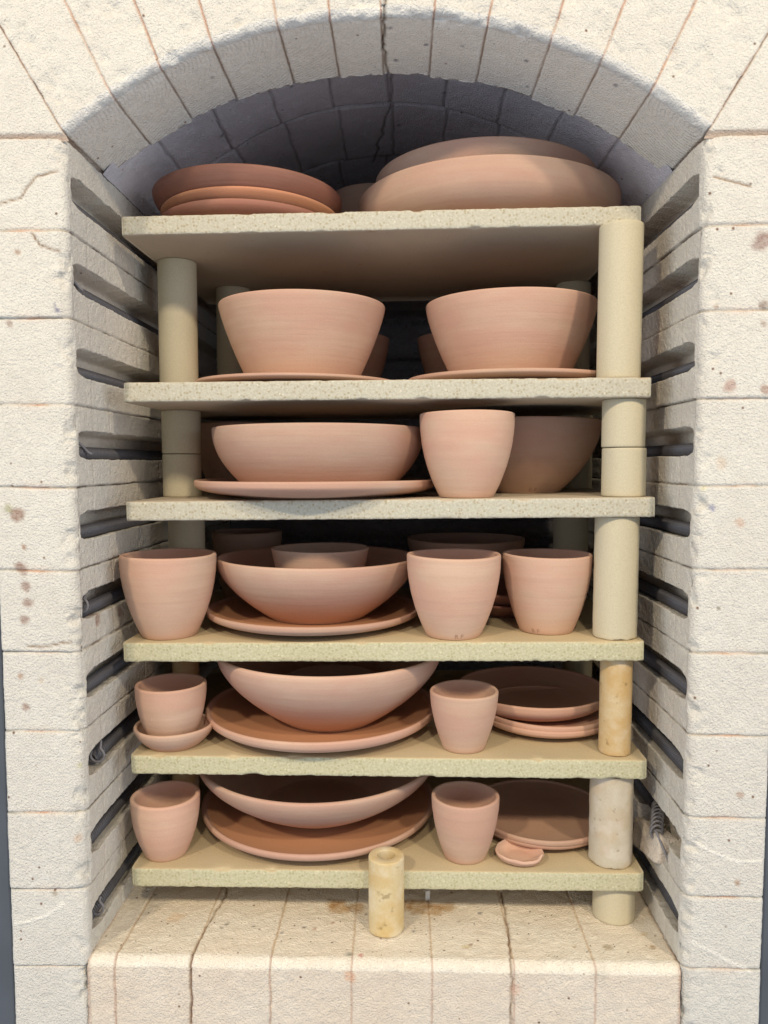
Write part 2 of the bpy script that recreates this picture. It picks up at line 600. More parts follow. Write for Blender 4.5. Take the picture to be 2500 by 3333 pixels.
    nz = nz + vecnoise(P, 160, 81, 2) * 0.0016 * edge[..., None]
    lipz = fbm(P, 70, 97 + side, 3) * 0.0018 * m * (GG > 0.02)
    # the z at which joints run wanders
    wz = vnoise(P * np.array([1, 1, 0.2]), 16, 7) * 0.0010 * np.clip(1 - np.abs(GG) * 3, 0, 1)
    # edges of the bricks crumble next to joints
    out = out + nz
    out[..., 0] += side * chips
    out[..., 1] += chips * (RG <= 2)
    out[..., 2] += wz + lipz
    # tint
    tint = np.ones(out.shape)
    f = JJ[..., None]
    fa = AA / W
    orange = np.exp(-((fa - 0.50) / 0.20) ** 2)[..., None]
    dark = np.clip((fa - 0.72) * 5, 0, 1)[..., None]
    jc = np.array([0.72, 0.66, 0.60]) * (1 - orange) + np.array([0.82, 0.50, 0.36]) * orange
    jc = jc * (1 - dark) + np.array([0.42, 0.42, 0.40]) * dark
    front = (RG <= 2)[..., None]
    jc = np.where(front, jc, np.array([0.22, 0.17, 0.13]))
    fz = 0.30 + 0.70 * np.clip(fbm(P, 30, 12) * 3 + 0.5, 0, 1)[..., None]
    tint = tint * (1 - f * fz) + jc * f * fz
    # rusty halo beside the joints
    dj = np.min(np.abs(ZZ[..., None] - np.array(J)), -1)
    halo = np.exp(-(dj / 0.007) ** 2)[..., None] * orange * front * np.clip(fbm(P, 40, 55) * 2 + 0.4, 0, 1)[..., None] * 0.35
    tint = tint * (1 - halo * (1 - np.array([0.98, 0.80, 0.70])))
    w2 = vj[..., None]
    tint = tint * (1 - w2 * 0.5 * (1 - np.array([0.5, 0.42, 0.36])))
    # right chamber wall patchy brown; left wall lightened, light put into the tint
    if side > 0:
        br = np.clip((YY - 0.03) / 0.07, 0, 1) * np.clip(0.65 + fbm(P, 11, 40) * 1.1, 0, 1) * inner
        tint = tint * (1 - br[..., None] * (1 - np.array([1.02, 0.98, 0.94])))
    else:
        br = np.clip((YY - 0.10) / 0.12, 0, 1) * inner * 0.8
        tint = tint * (1 - br[..., None] * (1 - np.array([1.16, 1.15, 1.14])))
    hf = np.clip(GG * 1.0, 0, 1) * m
    tint = tint * (1 - hf[..., None] * (1 - np.array([1.14, 1.10, 1.06])))  # slots paler too, reflected light put into the tint
    marks = []
    if side < 0:
        marks = [(36, 1112, .012, (.40, .22, .16)), (48, 1228, .013, (.38, .20, .15)), (58, 1268, .010, (.45, .28, .24)), (60, 1300, .010, (.42, .26, .22)),
                 (55, 1340, .008, (.45, .28, .24)), (52, 1180, .005, (.5, .3, .2)), (56, 1528, .007, (.5, .33, .28)), (44, 1462, .005, (.6, .4, .3)), (18, 1098, .008, (.6, .6, .42)),
                 (120, 660, .004, (.25, .27, .45)), (127, 672, .004, (.25, .27, .45)), (40, 545, .005, (.55, .38, .30)), (20, 697, .006, (.45, .3, .26)),
                 (175, 1655, .006, (.95, .93, .66)), (88, 1470, .006, (.9, .8, .7)), (100, 1895, .006, (1.08, 1.08, 1.1)), (120, 1930, .006, (.6, .52, .42)), (170, 1812, .007, (.95, .72, .58))]
    else:
        marks = [(1648, 520, .016, (.42, .26, .24)), (1650, 660, .007, (.35, .25, .22)), (1576, 832, .010, (.62, .40, .36)), (1650, 700, .006, (.5, .35, .28)), (1654, 842, .008, (.5, .3, .25)),
                 (1538, 1096, .006, (.45, .47, .72)), (1545, 663, .004, (.5, .4, .35)), (1520, 1055, .005, (1.0, .98, .72)), (1552, 1314, .0035, (.2, .15, .1)),
                 (1598, 1716, .006, (.62, .42, .32)), (1592, 1905, .005, (.55, .38, .28)), (1600, 1130, .008, (.92, .72, .62)), (1560, 1000, .01, (.95, .82, .72))]
    for k, (px, py, r, c) in enumerate(marks):
        tint = stain(tint, P, at(px, py, 0), r, c, k * 7 + 3)
    if side < 0:
        for (px, py, yy, r, c) in ((218, 1335, .07, .013, (.40, .20, .13)), (300, 1320, .16, .012, (.40, .22, .18)), (222, 980, .06, .006, (.4, .22, .16)), (392, 860, .19, .0, (1, 1, 1))):
            if r:
                d = at(px, py, yy)
                d[0] = X0
                tint = stain(tint, P, d, r, c, 11 + int(px), 0.9)
        lines = [[(at(0, 440, 0)[0], at(0, 440, 0)[2]), (at(45, 425, 0)[0], at(45, 425, 0)[2]), (at(75, 382, 0)[0], at(75, 382, 0)[2]), (at(128, 369, 0)[0], at(128, 369, 0)[2])]]
    else:
        lines = [[(at(1537, 382, 0)[0], at(1537, 382, 0)[2]), (at(1575, 390, 0)[0], at(1575, 390, 0)[2]), (at(1620, 403, 0)[0], at(1620, 403, 0)[2])]]
    P2 = P[..., [0, 2]]
    veins = {-1: [[(32, 1997), (100, 1980), (136, 1953)]], 1: [[(1493, 1817), (1535, 1839), (1596, 1861), (1643, 1859)], [(1495, 2033), (1563, 2069), (1619, 2097)]]}[side]
    for li in veins:
        pp = [(at(x, y, 0)[0], at(x, y, 0)[2]) for x, y in li]
        k = crack(P2, wiggle(pp, 8, 0.0008, 6), 0.0030) * (RG <= 1)
        tint = tint * (1 + k[..., None] * 0.28)
        out[..., 1] -= k * 0.0008
    if side < 0:
        for li in ([(60, 1398), (110, 1394), (165, 1382), (178, 1374)], [(70, 505), (85, 528), (118, 540), (150, 548)]):
            lines.append([(at(x, y, 0)[0], at(x, y, 0)[2]) for x, y in li])
    for li in lines:
        k = crack(P2, wiggle(li, 5, 0.0012, 6), 0.0024) * (RG <= 1)
        tint = tint * (1 - k[..., None] * (1 - np.array([0.42, 0.30, 0.22])))
        out[..., 1] += k * 0.002
    fl = grid_faces(len(path), len(rows), flip=(side > 0))
    zeros = np.zeros(out.shape[:2])
    name = 'brick_wall'
    return mesh_obj(name, out, fl, M_BRICK, kiln, tint, {'rings': zeros, 'ringmask': zeros})


wl = jamb(-1)
wr = jamb(1)

# ---- arch ring and vault
pL, pR, pC = at(140, 291, 0), at(1530, 284, 0), at(833, 27, 0)


def circle3(a, b, c):
    ax, az, bx, bz, cx, cz = a[0], a[2], b[0], b[2], c[0], c[2]
    d = 2 * (ax * (bz - cz) + bx * (cz - az) + cx * (az - bz))
    ux = ((ax**2 + az**2) * (bz - cz) + (bx**2 + bz**2) * (cz - az) + (cx**2 + cz**2) * (az - bz)) / d
    uz = ((ax**2 + az**2) * (cx - bx) + (bx**2 + bz**2) * (ax - cx) + (cx**2 + cz**2) * (bx - ax)) / d
    return ux, uz, math.hypot(ax - ux, az - uz)


AX, AZ, AR = circle3(pL, pR, pC)
PHL, PHR = math.atan2(pL[0] - AX, pL[2] - AZ), math.atan2(pR[0] - AX, pR[2] - AZ)
ring_j = []
for (x, y) in ((242, 208), (345, 142), (457, 92), (599, 50), (711, 25), (822, 24), (937, 26), (1054, 47), (1190, 90), (1297, 137), (1413, 187)):
    p = at(x, y, 0)
    ring_j.append(math.atan2(p[0] - AX, p[2] - AZ))
RING_D = 0.160


def facedir(ph):
    r = ph / np.where(ph < 0, PHL, PHR) * np.sign(ph) * -1
    k = np.abs(ph) / 0.80
    return ph * (0.92 - 0.16 * np.clip(k, 0, 1))


def arch_ring():
    bnd = [PHL] + ring_j + [PHR]
    cols = []
    for k in range(len(bnd) - 1):
        a, b = bnd[k], bnd[k + 1]
        w = 0.0011 / AR
        cols += [(a + w * 0.3, 1, k), (a + w, 0.6, k), (a + 2.2 * w, 0, k)]
        cols += [(t, 0, k) for t in grow(a + 4 * w, b - 4 * w, STEP / AR)]
        cols += [(b - 2.2 * w, 0, k), (b - w, 0.6, k)]
    cols = [(PHL - 0.010 / AR, 1, 0), (PHL - 0.004 / AR, 1, 0)] + cols + [(PHR + 0.004 / AR, 1, len(bnd) - 2), (PHR + 0.010 / AR, 1, len(bnd) - 2)]
    PH = np.array([c[0] for c in cols])
    JT = np.array([c[1] for c in cols])
    BI = np.array([c[2] for c in cols])
    RC = 0.012
    prof = [('f', d) for d in grow(0.245, RC, STEP)]
    prof += [('r', math.pi / 2 * k / 7) for k in range(1, 8)]
    prof += [('s', y) for y in grow(RC + 0.0025, RING_D - 0.004, STEP)]
    prof += [('e', k / 4) for k in range(0, 5)]
    prof += [('u', d) for d in grow(0.006, 0.07, 0.006)]
    nu, nv = len(cols), len(prof)
    P = np.zeros((nu, nv, 3))
    reg = np.zeros((nu, nv))
    rnd = np.random.RandomState(8)
    rad_off = rnd.uniform(-0.0026, 0.0030, 20)
    dep_off = rnd.uniform(-0.004, 0.004, 20)
    fd = facedir(PH)
    sx, sz = np.sin(PH), np.cos(PH)
    fx, fz = np.sin(fd), np.cos(fd)
    R0 = AR + rad_off[BI]
    Dp = RING_D + dep_off[BI]
    for j, (kind, v) in enumerate(prof):
        if kind == 'f':
            P[:, j, 0] = AX + sx * R0 + fx * v
            P[:, j, 2] = AZ + sz * R0 + fz * v
            P[:, j, 1] = 0
            reg[:, j] = 0
        elif kind == 'r':
            P[:, j, 0] = AX + sx * R0 + fx * RC * (1 - math.sin(v))
            P[:, j, 2] = AZ + sz * R0 + fz * RC * (1 - math.sin(v))
            P[:, j, 1] = RC * (1 - math.cos(v))
            reg[:, j] = 1
        elif kind == 's':
            P[:, j, 0] = AX + sx * R0
            P[:, j, 2] = AZ + sz * R0
            P[:, j, 1] = v * Dp / RING_D
            reg[:, j] = 2
        elif kind == 'e':
            t = v * math.pi / 2
            P[:, j, 0] = AX + sx * (R0 + 0.004 * (1 - math.cos(t)))
            P[:, j, 2] = AZ + sz * (R0 + 0.004 * (1 - math.cos(t)))
            P[:, j, 1] = Dp - 0.004 + 0.004 * math.sin(t)
            reg[:, j] = 3
        else:
            P[:, j, 0] = AX + sx * (R0 + v)
            P[:, j, 2] = AZ + sz * (R0 + v)
            P[:, j, 1] = Dp
            reg[:, j] = 3
    base = P.copy()
    J2 = np.repeat(JT[:, None], nv, 1)
    jd = J2 * 0.0022
    nrm = np.zeros_like(P)
    isf = (reg == 0)
    nrm[..., 1] = np.where(isf, 1, np.where(reg == 1, 0.7, 0))
    up = np.where(isf, 0, np.where(reg == 1, 0.7, 1))
    nrm[..., 0] = sx[:, None] * up
    nrm[..., 2] = sz[:, None] * up
    ext = ((PH < PHL) | (PH > PHR))[:, None] * (reg <= 1)
    P[..., 1] += ext * 0.004
    P = P + nrm * jd[..., None]
    P += vecnoise(base, 32, 203, 3) * 0.0006 + vecnoise(base, 170, 233, 2) * 0.0006
    raw = (reg == 1) | ((reg == 3))
    P += vecnoise(base, 110, 300, 3) * 0.0016 * raw[..., None]
    ch = np.clip(fbm(base, 45, 261, 3), 0, 1) * 0.008 * (np.exp(-(base[..., 1] - 0.006) ** 2 / 0.00018) * (reg <= 2))
    P += nrm * ch[..., None]
    ragged = fbm(base, 60, 290, 3) * 0.004 * np.exp(-((base[..., 1] - RING_D) / 0.012) ** 2) * (reg >= 2)
    P[..., 1] += ragged
    # crack down the crown
    arc = np.repeat((PH * AR)[:, None], nv, 1)
    vv = np.zeros((nu, nv))
    vv[:] = np.array([(-v if k == 'f' else (0 if k == 'r' else (v if k == 's' else RING_D))) for k, v in prof])[None, :]
    P2 = np.stack([arc, vv], -1)
    c0 = 0.004
    ck = crack(P2, wiggle([(c0 + .002, -0.06), (c0, 0.0), (c0 - 0.004, 0.08), (c0 + .002, 0.17)], 3, 0.0028, 9), 0.0032)
    P += nrm * (ck * 0.004)[..., None]
    tint = np.ones(P.shape)
    f = J2[..., None]
    face = (reg <= 1)[..., None]
    fz_ = 0.5 + 0.5 * np.clip(fbm(base, 22, 12) * 2 + 0.6, 0, 1)[..., None]
    jc = np.where(face, np.array([0.80, 0.52, 0.42]), np.array([0.50, 0.38, 0.32]))
    tint = tint * (1 - f * fz_) + jc * f * fz_
    tint = tint * (1 - ck[..., None] * (1 - np.array([0.25, 0.2, 0.17])))
    soff = ((reg >= 2) * 1.0)[..., None]
    tint = tint * (1 - soff * (1 - np.array([1.27, 1.26, 1.27])))  # soffit lightened by tint, standing in for light on it
    tint = np.where(((reg == 1)[..., None]), tint * np.array([1.05, 1.07, 1.12]), tint)
    for k, (px, py) in enumerate(((855, 130), (1137, 132), (1138, 188), (1160, 75), (843, 60), (920, 96), (1330, 185), (1000, 100), (460, 170))):
        d = ray(px, py)
        # where the ray meets the soffit cylinder
        o = CAM - np.array([AX, 0, AZ])
        A_, B_, C_ = d[0]**2 + d[2]**2, o[0] * d[0] + o[2] * d[2], o[0]**2 + o[2]**2 - AR**2
        t = (-B_ + math.sqrt(B_ * B_ - A_ * C_)) / A_
        tint = stain(tint, base, CAM + d * t, 0.0042, (.16, .16, .22), k * 3 + 1, 0.95)
    # saw rings on some bricks
    cen = np.array([bnd[k] if k < 6 else bnd[k + 1] for k in range(len(bnd) - 1)])
    da = (PH - cen[BI])[:, None] * AR
    rings = np.hypot(da + 0.02, vv - 0.02)
    mask = np.isin(BI, [0, 1, 2, 3, 4, 11]).astype(float) + np.isin(BI, [5]) * 0.5
    mk = np.repeat(mask[:, None], nv, 1) * (reg == 2)
    mesh_obj('arch', P, grid_faces(nu, nv, flip=True), M_BRICK, kiln, tint, {'rings': rings, 'ringmask': mk})


arch_ring()


def vault():
    c = pC.copy()
    c[2] += 0.050
    a, b = pL.copy(), pR.copy()
    a[2] -= 0.004
    b[2] -= 0.004
    vx, vz, vr = circle3(a, b, c)
    p0, p1 = math.atan2(a[0] - vx, a[2] - vz), math.atan2(b[0] - vx, b[2] - vz)
    nb = 10
    bnd = list(np.linspace(p0, p1, nb + 1))
    ysr = [0.130] + grow(0.135, 0.358, STEP * 1.3) + [0.361, 0.362, 0.363] + grow(0.367, 0.586, STEP * 1.5) + [0.589, 0.590, 0.591] + grow(0.6, 0.96, 0.01)
    Ys = np.array(ysr)
    PH = np.array(grow(p0, p1, STEP * 1.1 / vr))
    PHg, Yg = np.meshgrid(PH, Ys, indexing='ij')
    row = (Yg > 0.362).astype(int) + (Yg > 0.59)
    base = np.stack([vx + np.sin(PHg) * vr, Yg, vz + np.cos(PHg) * vr], -1)
    jd = np.zeros(PHg.shape)
    for r in range(3):
        shift = (0.0, 0.012, -0.02)[r]
        for k in range(1, nb):
            w = np.clip(1 - np.abs((PHg - bnd[k] - shift) * vr + 0.002 * vnoise(base, 30, k)) / 0.0034, 0, 1) * (row == r)
            jd = np.maximum(jd, w)
    for yj in (0.362, 0.59):
        jd = np.maximum(jd, np.clip(1 - np.abs(Yg - yj - 0.003 * vnoise(base, 20, 5)) / 0.0045, 0, 1))
    arc = PHg * vr
    ck = crack(np.stack([arc, Yg], -1), wiggle([(0.012, 0.13), (0.008, 0.36), (-0.035, 0.62)], 9, 0.004, 12), 0.0035)
    nrm = np.stack([np.sin(PHg), 0 * PHg, np.cos(PHg)], -1)
    bi = np.clip(((PHg - p0) / (p1 - p0) * nb).astype(int), 0, nb - 1)
    off = np.random.RandomState(3).uniform(-0.0015, 0.0015, 60)[bi + row * 12]
    P = base + nrm * (jd * 0.003 + ck * 0.004 + off)[..., None] + vecnoise(base, 30, 403, 3) * 0.0014 + vecnoise(base, 120, 433, 2) * 0.0007
    tint = np.ones(P.shape) * np.array([0.96, 0.96, 1.0])  # faint blue cast of cool light, set in the vault tint
    tint = tint * (1 - np.maximum(jd * 0.7, ck * 0.9)[..., None] * (1 - np.array([0.35, 0.32, 0.32])))
    for k, (aa, yy) in enumerate(((-0.02, 0.20), (-.16, .25), (.10, .31), (-.25, .22), (-.3, .3), (.02, .45))):
        ph = aa / vr
        tint = stain(tint, base, (vx + math.sin(ph) * vr, yy, vz + math.cos(ph) * vr), 0.005, (.3, .28, .3), k)
    z = np.zeros(PHg.shape)
    mesh_obj('vault', P, grid_faces(len(PH), len(Ys), flip=True), M_BRICK_IN, kiln, tint, {'rings': z, 'ringmask': z})


vault()


def upper_corner(side):
    """face bricks beside the arch, above the springing"""
    zs = Z_SPR_L if side < 0 else Z_SPR_R
    ph = PHL if side < 0 else PHR
    fd = float(facedir(np.array([ph]))[0])
    X0 = AX + math.sin(ph) * AR
    Z0 = AZ + math.cos(ph) * AR
    W = 0.113
    XO = (XL - W) if side < 0 else (XR + W)
    zz = [zs - 0.008, zs - 0.005, zs - 0.002] + grow(zs + 0.0006, zs + 0.115, STEP) + grow(zs + 0.118, zs + 0.24, STEP)
    U = np.linspace(0, 1, 70)
    Ug, Zg = np.meshgrid(U, np.array(zz), indexing='ij')
    xin = X0 + np.tan(fd) * (Zg - Z0) - side * 0.0008 + side * 0.001
    xin = np.where(side < 0, np.maximum(xin, XO - 1), np.minimum(xin, XO + 1))
    X = xin + (XO - xin) * Ug
    X = np.where((side < 0) & (xin < XO), xin, X)
    X = np.where((side > 0) & (xin > XO), xin, X)
    base = np.stack([X, 0 * X, Zg], -1)
    jd = np.where(Zg < zs, 2.0, np.clip(1 - np.abs(Zg - zs) / 0.0022, 0, 1))
    jd = np.maximum(jd, np.clip(1 - np.abs(X - xin) / 0.0022, 0, 1))
    P = base + vecnoise(base, 32, 503, 3) * 0.0006 + vecnoise(base, 170, 533, 2) * 0.0006
    P[..., 1] += jd * 0.002
    tint = np.ones(P.shape)
    jc = np.array([0.60, 0.45, 0.38])
    k = np.clip(jd, 0, 1)[..., None] * 0.8
    tint = tint * (1 - k) + jc * k
    z = np.zeros(X.shape)
    mesh_obj('face_bricks', P, grid_faces(len(U), len(zz), flip=(side > 0)), M_BRICK, kiln, tint, {'rings': z, 'ringmask': z})


upper_corner(-1)
upper_corner(1)


def floor():
    JX = [at(x, 2120, 0)[0] for x in (248, 413, 583, 759, 933, 1111, 1287)]
    RC = 0.014
    prof = [('f', z) for z in grow(-0.50, -0.21, 0.008)] + [('f', z) for z in grow(-0.20, -RC, STEP)] + [('r', math.pi / 2 * k / 8) for k in range(1, 9)] + [('t', y) for y in grow(RC + 0.0025, 0.26, STEP)] + [('t', y) for y in grow(0.27, 0.96, 0.012)]
    xs = []
    bnd = [XL - 0.003] + JX + [XR + 0.0005]
    for k in range(len(bnd) - 1):
        a, b = bnd[k], bnd[k + 1]
        xs += [(a + 0.0004, 1, k), (a + 0.0012, .6, k), (a + 0.0024, 0, k)] + [(x, 0, k) for x in grow(a + 0.0048, b - 0.0048, STEP)] + [(b - 0.0024, 0, k), (b - 0.0012, .6, k)]
    X = np.array([q[0] for q in xs])
    JT = np.array([q[1] for q in xs])
    BI = np.array([q[2] for q in xs])
    nu, nv = len(xs), len(prof)
    P = np.zeros((nu, nv, 3))
    reg = np.zeros((nu, nv))
    P[..., 0] = X[:, None]
    vv = np.zeros(nv)
    for j, (k, v) in enumerate(prof):
        if k == 'f':
            P[:, j, 1], P[:, j, 2], vv[j] = 0, v, v
        elif k == 'r':
            P[:, j, 1], P[:, j, 2], vv[j] = RC * (1 - math.cos(v)), -RC * (1 - math.sin(v)), 0
            reg[:, j] = 1
        else:
            P[:, j, 1], P[:, j, 2], vv[j] = v, 0, v
            reg[:, j] = 2
    base = P.copy()
    nrm = np.zeros_like(P)
    nrm[..., 1] = np.where(reg == 0, 1, np.where(reg == 1, .7, 0))
    nrm[..., 2] = -np.where(reg == 2, 1, np.where(reg == 1, .7, 0))
    J2 = np.repeat(JT[:, None], nv, 1)
    V2 = np.repeat(vv[None, :], nu, 0)
    P2 = np.stack([P[..., 0], V2], -1)

    def fp(x, y):
        q = atz(x, y, 0)
        return (q[0], q[1])

    def ff(x, y):
        q = at(x, y, 0)
        return (q[0], q[2])
    c1 = wiggle([fp(486, 1905), fp(488, 1935), fp(455, 1985), fp(425, 2040), ff(413, 2100), ff(412, 2215)], 4, 0.0016, 6)
    c2 = wiggle([fp(1082, 1925), fp(1090, 1960), fp(1100, 2040), ff(1105, 2100), ff(1104, 2220)], 6, 0.0016, 6)
    c3 = [fp(1400, 1960), fp(1440, 2030), ff(1474, 2085), ff(1478, 2120), ff(1470, 2215)]
    ck = np.maximum(crack(P2, c1, 0.0028), crack(P2, c2, 0.0026))
    rough = np.array(base)
    P += nrm * ((J2 * 0.0012 + ck * 0.0035)[..., None])
    P += vecnoise(base, 30, 603, 3) * 0.0012 + vecnoise(base, 130, 633, 3) * 0.0010
    off = np.random.RandomState(5).uniform(-0.0012, 0.0012, 20)[BI]
    P += nrm * off[:, None, None]
    top = (reg == 2)
    tint = np.ones(P.shape)
    tint = np.where((reg == 0)[..., None], tint * np.array([0.93, 0.91, 0.92]), tint)
    tint = np.where((reg == 1)[..., None], tint * np.array([1.05, 1.08, 1.12]), tint)
    jf = J2[..., None]
    jc = np.where(top[..., None], np.array([0.78, 0.66, 0.54]), np.array([0.74, 0.60, 0.58]))
    tint = tint * (1 - jf * .85) + jc * jf * .85
    tint = tint * (1 - ck[..., None] * .9 * (1 - np.array([0.32, 0.22, 0.16])))
    # rusty dirt in the seams against the jambs
    sd = np.maximum(np.clip(1 - np.abs(P[..., 0] - XR) / 0.006, 0, 1), np.clip(1 - np.abs(P[..., 0] - XL) / 0.004, 0, 1) * 0.6) * (0.5 + 0.5 * np.clip(fbm(base, 40, 71) * 2 + .6, 0, 1))
    tint = tint * (1 - sd[..., None] * (1 - np.array([0.50, 0.33, 0.27])))
    # soot specks scattered on the hearth
    rnd = random.Random(12)
    for k in range(26):
        x = rnd.uniform(XL + .02, XR - .02)
        y = rnd.uniform(0.02, 0.2)
        r = rnd.choice((.0016, .0018, .0022, .003))
        col = rnd.choice(((.25, .18, .14), (.2, .18, .2), (.35, .22, .16), (.6, .32, .24)))
        tint = stain(tint, base, (x, y, 0), r + 0.0004, col, k, 0.9)
    for (px, py, r, c) in ((657, 2002, .0045, (.22, .22, .28)), (480, 2005, .006, (.30, .26, .24)), (490, 1997, .004, (.2, .2, .2)), (608, 2014, .004, (.2, .22, .3)), (752, 2060, .006, (.35, .40, .42)), (778, 2064, .007, (.65, .16, .18)),
                           (893, 2012, .0035, (.15, .2, .3)), (1037, 1973, .004, (.12, .12, .2)), (1315, 2047, .008, (.55, .5, .4)), (1242, 2044, .005, (.6, .5, .38)), (1410, 2045, .005, (.5, .4, .3)), (1010, 2045, .008, (.8, .7, .4)), (1390, 2018, .006, (.9, .8, .6)), (600, 1945, .0, (1, 1, 1)),
                           (380, 1980, .015, (1.0, .86, .74)), (470, 2080, .0, (1, 1, 1))):
        if r:
            q = atz(px, py, 0)
            tint = stain(tint, base, q, r, c, int(px))
    # brown glaze bloom behind the loose post
    for (px, py, r) in ((735, 1958, .018), (720, 1950, .012), (770, 1962, .013), (905, 1958, .02), (940, 1965, .015), (965, 1958, .012), (860, 1960, .02)):
        tint = stain(tint, base, atz(px, py, 0), r * 1.35, (.62, .42, .20), int(px) + 3, 0.9)
    for (px, py, r, c) in ((905 / 1659 * 1659 * 0 + 757, 2110, .010, (.92, .60, .45)), (1113, 2140, .010, (.88, .66, .60)), (1300, 2100, .016, (.76, .76, .74)), (1232, 2096, .006, (.8, .8, .74)), (850, 2110, .0, (1, 1, 1))):
        if r:
            tint = stain(tint, base, at(px, py, 0), r, c, int(px) + 9, 0.8)
    z = np.zeros((nu, nv))
    mesh_obj('hearth', P, grid_faces(nu, nv), M_FLOOR, kiln, tint, {'rings': z, 'ringmask': z})


floor()

# ---- back wall with its own element slots
def back_wall():
    rows = []
    bounds = [1.45] + [z for z in LJ] + [-0.05]
    for k in range(len(bounds) - 1):
        zt, zb = bounds[k], bounds[k + 1]
        zc = (zt + zb) / 2
        rows += [(zt - .001, 0.004), (zt - .004, 0)]
        if 0 < k < 11:
            rows += [(zc + .016, 0), (zc + .0155, .03), (zc - .0135, .03), (zc - .014, 0)]
        rows += [(zb + .004, 0), (zb + .001, 0.004)]
    xs = np.linspace(XL - .02, XR + .02, 60)
    Z = np.array([r[0] for r in rows])
    D = np.array([r[1] for r in rows])
    Xg, Zg = np.meshgrid(xs, Z, indexing='ij')
    P = np.stack([Xg, 0.95 + D[None, :] + 0 * Xg, Zg], -1)
    P += vecnoise(P, 30, 9, 2) * 0.001
    z = np.zeros(Xg.shape)
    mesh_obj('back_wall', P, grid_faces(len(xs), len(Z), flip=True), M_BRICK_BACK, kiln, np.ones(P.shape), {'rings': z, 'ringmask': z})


back_wall()


def box(name, lo, hi, mat, parent=None, bev=0.0, seg=2):
    lo, hi = np.array(lo, float), np.array(hi, float)
    c = (lo + hi) / 2
    v = [((hi - lo) / 2 * np.array(s)) for s in ((-1, -1, -1), (1, -1, -1), (1, 1, -1), (-1, 1, -1), (-1, -1, 1), (1, -1, 1), (1, 1, 1), (-1, 1, 1))]
    f = [(0, 3, 2, 1), (4, 5, 6, 7), (0, 1, 5, 4), (1, 2, 6, 5), (2, 3, 7, 6), (3, 0, 4, 7)]
    o = mesh_obj(name, v, f, mat, parent, smooth=False, loc=c)
    if bev:
        m = o.modifiers.new('bevel', 'BEVEL')
        m.width = bev
        m.segments = seg
    return o


# steel casing: upright angles on both sides and the closed shell round the masonry
XOL, XOR = XL - 0.113, XR + 0.112
box('steel_upright', (XOL - 0.05, 0.012, -0.6), (XOL - 0.0055, 0.10, 1.75), M_STEEL, kiln, 0.003)
box('steel_upright', (XOR + 0.0055, 0.012, -0.6), (XOR + 0.05, 0.10, 1.75), M_STEEL, kiln, 0.003)
box('steel_casing', (XOL - 0.05, 0.10, -0.6), (XOL - 0.02, 1.10, 1.75), M_STEEL, kiln, 0.003)
box('steel_casing', (XOR + 0.02, 0.10, -0.6), (XOR + 0.05, 1.10, 1.75), M_STEEL, kiln, 0.003)
box('steel_casing', (XOL - 0.019, 1.07, -0.6), (XOR + 0.019, 1.10, 1.75), M_STEEL, kiln, 0.003)
box('steel_casing', (XOL - 0.019, 0.10, 1.60), (XOR + 0.019, 1.069, 1.63), M_STEEL, kiln, 0.003)
box('steel_casing', (XOL - 0.019, 0.10, -0.6), (XOR + 0.019, 1.069, -0.57), M_STEEL, kiln, 0.003)


# ---- heating coils
def tube(pts, r, seg=6):
    pts = np.asarray(pts)
    n = len(pts)
    tang = np.gradient(pts, axis=0)
    tang /= np.linalg.norm(tang, axis=1)[:, None]
    ref = np.array([0.123, 0.31, 0.94])
    a = np.cross(tang, ref)
    a /= np.linalg.norm(a, axis=1)[:, None]
    b = np.cross(tang, a)
    th = np.linspace(0, 2 * math.pi, seg, endpoint=False)
    V = pts[:, None, :] + r * (a[:, None, :] * np.cos(th)[None, :, None] + b[:, None, :] * np.sin(th)[None, :, None])
    f = []
    i = np.arange(n - 1)[:, None]
    j = np.arange(seg)[None, :]
    j2 = (j + 1) % seg
    F = np.stack([i * seg + j + 0 * j2, i * seg + j2, (i + 1) * seg + j2, (i + 1) * seg + j], -1).reshape(-1, 4)
    return V.reshape(-1, 3), F


def helix(L, R, pitch, npt=14):
    k = int(L / pitch * npt)
    t = np.arange(k) / npt
    return np.stack([R * np.cos(2 * math.pi * t), t * pitch, R * np.sin(2 * math.pi * t)], -1)


hv, hf = tube(helix(0.52, 0.0088, 0.0056), 0.0019, 6)
coil0 = None
for side, J, X0 in ((-1, LJ, XL), (1, RJ, XR)):
    for k in range(10):
        zc = (J[k] + J[k + 1]) / 2 + (0.003 if k else 0)
        y0 = 0.024 + (0.006 * ((k * 7) % 3))
        if side > 0 and k == 8:
            y0 = 0.162
        if side < 0 and k == 7:
            y0 = 0.075
        loc = (X0 + side * 0.0205, y0, zc - 0.0132)
        if coil0 is None:
            coil0 = mesh_obj('heating_coil', hv, hf, M_COIL, kiln, loc=loc)
        else:
            o = coil0.copy()
            o.location = loc
            o.parent = kiln
            sc.collection.objects.link(o)
# the sagging coil end on the lower right and wire hooks that hold coils in their slots
zc9 = (RJ[8] + RJ[9]) / 2
t = np.linspace(0, 8.3, 140)
cen = np.stack([XR + 0.016 - 0.0026 * t + 0 * t, 0.162 - 0.0070 * t, zc9 + 0.001 - 0.0012 * t - 0.0002 * t * t], -1)
sag = cen + np.stack([0.0092 * np.cos(2 * math.pi * t), 0 * t, 0.0092 * np.sin(2 * math.pi * t)], -1)
tail = [sag[-1] + np.array([0.002 + 0.003 * q, -0.010 * q, -0.010 * q]) for q in np.linspace(0.2, 4.2, 12)]
v_, f_ = tube(np.vstack([sag, tail]), 0.0019, 8)
mesh_obj('heating_coil', v_, f_, M_HOOK, kiln)


